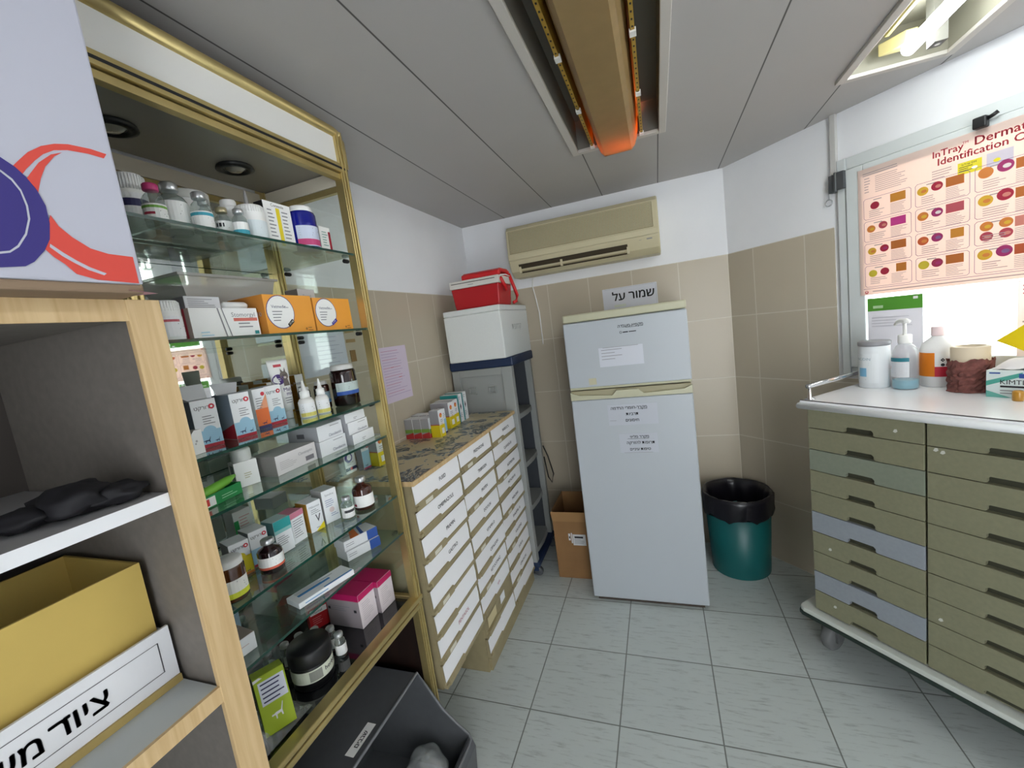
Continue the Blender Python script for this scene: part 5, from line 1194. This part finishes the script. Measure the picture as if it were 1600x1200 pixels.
bq = [(p[0] + (-.004 if p[0] < 1 else .004), p[1] - (.004 if p[1] < -.1 else 0)) for p in bp_]
MB().prism(bq, 'z', .158, .1715, mat('#23302a', .6)).build('bumper', ct, bevel=.003)
for cu, cy in ((TU0 + .015, TF + .075), (TU1 - .015, TF + .075), (TU0 + .015, -.09), (TU1 - .015, -.09)):
    cs = MB().box(cu - .030, cu - .022, cy - .02, cy + .02, .045, .158, mat('#77797a', .4, .5)).box(cu + .022, cu + .030, cy - .02, cy + .02, .045, .158, mat('#77797a', .4, .5)).box(cu - .03, cu + .03, cy - .022, cy + .022, .135, .158, mat('#77797a', .4, .5)).build('caster', ct)
    wl = MB().lathe([(.001, -.018), (.010, -.021), (.048, -.018), (.054, -.012), (.054, .012), (.048, .018), (.010, .021), (.001, .018)], mat('#6d6e6e', .5), seg=26, cap=False).build('wheel', cs, loc=(cu, cy, .0545))
    wl.rotation_euler = (R(90), 0, R(90))

# things on the trolley
zt_ = 1.0195
p = wp(.722, .150, zt_)
round_item('wipes_canister', 'white canister with a grey lid and pale blue print at the trolley end', p, WROT - 20, [(.046, 0), (.047, .003), (.047, .158), (.045, .16)], mat('#e3e7ea', .45), [(.0475, .158), (.049, .160), (.049, .172), (.046, .175)], mat('#8f8f93', .4), (.047, .02, .11, 120, mat('#e6ebee', .45), [('t', .5, .78, .13, 'INCIDIN', mat('#8fa6b4', .5), 'c'), ('l', .32, .68, .75, 2, .06, mat('#a9bac6', .6)), ('r', .36, .22, .64, .52, mat('#7fb9dc', .5)), ('l', .3, .12, .75, 1, .05, mat('#a9bac6', .6))]), cat='canister')
HAZY = glass_sheet('hazy_plastic', (.93, .93, .94), .25, 1.2, .22, (.85, .84, .86))
pb_ = round_item('pump_bottle', 'translucent pump bottle holding a little blue liquid beside the canister', wp(.815, .150, zt_), WROT - 25, [(.035, 0), (.037, .003), (.037, .125), (.034, .14), (.024, .155), (.017, .160), (.017, .166)], HAZY, [(.019, .163), (.0195, .165), (.0195, .192), (.017, .194)], WHITE, (.0372, .045, .070, 130, mat('#dadde2', .5), [('r', 0, .80, 1, 1, mat('#2d7f8f', .5)), ('r', 0, .40, .28, .55, mat('#c44a52', .5)), ('l', .05, .3, .85, 3, .1, GREYINK)]), ([(.033, .002), (.0355, .004), (.0355, .032), (.033, .0325)], mat('#6cc3d8', .2)))
pm = MB(); pm.lathe([(.006, .192), (.005, .232), (.008, .236)], WHITE, seg=14); pm.tube([(.018, 0, .240), (.005, 0, .243), (-.015, 0, .243), (-.030, 0, .238), (-.040, 0, .229)], .006, WHITE, 10, [.006, .009, .008, .006, .004])
pm.build('pump_head', pb_)
wbt = round_item('liquid_bottle', 'white bottle with an orange and red hazard label in front of the window', wp(.872, .062, zt_), WROT - 32, [(.047, 0), (.050, .004), (.050, .130), (.043, .153), (.020, .174), (.018, .182)], mat('#efeeee', .4, transl=.25), [(.020, .178), (.021, .180), (.020, .208), (.018, .210)], mat('#ead3d6', .45), (.0505, .038, .084, 160, mat('#ef8a1c', .5, transl=.2), [('r', .76, 0, 1, .42, mat('#c8283f', .5)), ('r', .76, .42, 1, 1, WHITE), ('p', [(.86, .70), (.90, .78), (.94, .70), (.90, .62)], INK), ('c', .90, .5, .06, INK), ('l', .2, .7, .6, 4, .12, mat('#c96a10', .5))]))
rt = thing('tape_roll_stack', 'cream bandage roll sleeved in shaggy brown fibre behind the wipes box', 'bandage roll', wp(.974, .126, zt_), 0)
MB().lathe([(.044, 0), (.046, .002), (.046, .145), (.042, .148), (.036, .148), (.036, .10)], mat('#d9c9b0', .6), seg=32, cap=False).build('inner_roll', rt)
sh = MB(); rr = random.Random(9); nu, nv = 40, 14; vs = []; fs = []
for j in range(nv + 1):
    for i in range(nu):
        a = 2 * math.pi * i / nu; q = .0485 + .008 * rr.random() + (.003 if j == 0 else 0)
        zz = .001 + j * .098 / nv + (0 if j in (0,) else .004 * (rr.random() - .5)) + (.012 * rr.random() if j == nv else 0)
        vs.append((q * math.cos(a), q * math.sin(a), zz))
for j in range(nv):
    for i in range(nu):
        k = (i + 1) % nu; fs.append((j * nu + i, j * nu + k, (j + 1) * nu + k, (j + 1) * nu + i))
sh.add(vs, fs, mat('#7b4a44', .85, noise=.35, scale=70)).build('fibre_sleeve', rt)
km = thing('wipes_box', 'white and teal wipes box with tissue showing on the trolley', 'wipes box', wp(1.037, .205, zt_), WROT)
kmb = MB().box(0, .135, 0, .100, 0, .082, mat('#dbe7e6', .5))
kmb.decal(((0, 0, 0), (1, 0, 0), (0, 0, 1), .135, .082), [('p', [(0, .42), (.55, .80), (.55, .95), (0, .60)], mat('#4fa898', .5)), ('p', [(0, 0), (.4, 0), (0, .25)], mat('#6bb5a8', .5)), ('t', .22, .50, .24, 'KIMTECH', INK), ('r', .22, .38, .62, .45, INK), ('l', .22, .25, .6, 2, .1, GREYINK), ('r', .05, .88, .22, .93, BLUE), ('r', .50, .74, .8, .90, BLUE)])
kmb.decal(((0, .100, 0), (0, -1, 0), (0, 0, 1), .100, .082), [('r', 0, .3, 1, .6, mat('#4fa898', .5))])
kmb.build('box_body', km, bevel=.001)
ts = MB(); rr = random.Random(4); nx = 12; vs = []; fs = []
for j in range(6):
    for i in range(nx):
        a, b = i / (nx - 1), j / 5
        vs.append((.008 + a * .12, .012 + b * .076, .083 + .030 * math.sin(math.pi * a) ** .6 * math.sin(math.pi * b) + .006 * rr.random()))
fs = [(j * nx + i, j * nx + i + 1, (j + 1) * nx + i + 1, (j + 1) * nx + i) for j in range(5) for i in range(nx - 1)]
ts.add(vs, fs, mat('#e9e6e6', .8), True).build('tissue', km)
MB().lathe([(.011, 0), (.012, .002), (.012, .026), (.009, .030)], mat('#c08a2a', .3, coat=.4), seg=16).build('amber_phial', loc=wp(1.112, .235, zt_), label='tiny amber phial in front of the wipes box', cat='vial')
yw = MB().prism([(0, .0), (.115, .095), (.20, .165), (.34, .165), (.34, -.055), (.10, -.055)], 'y', 0, .06, mat('#e3c90e', .4))
yw.build('sharps_container', loc=wp(1.022, .100, 1.178), rz=WROT, bevel=.003, label='yellow wedge-shaped sharps container propped behind the wipes box', cat='container')
MB().box(.10, .34, .0, .06, -.153, -.056, mat('#e3c90e', .4)).build('container_foot', bpy.data.objects['sharps_container'], bevel=.002)
pkm = MB(); pkm.tube([(0, 0, 0), (.018, .004, .020), (.036, .006, .040), (.055, .008, .052)], .016, mat('#e4b0ae', .6), 10, [.006, .014, .016, .012])
pkm.tube([(.030, -.004, .0), (.046, -.002, .018), (.062, 0, .030)], .012, mat('#e2b35a', .6), 10, [.008, .012, .012])
pkm.build('glove_bundle', loc=wp(1.035, .062, zt_ + .020), rz=WROT, label='pink and amber packets between the bandage roll and the wipes box', cat='packet')
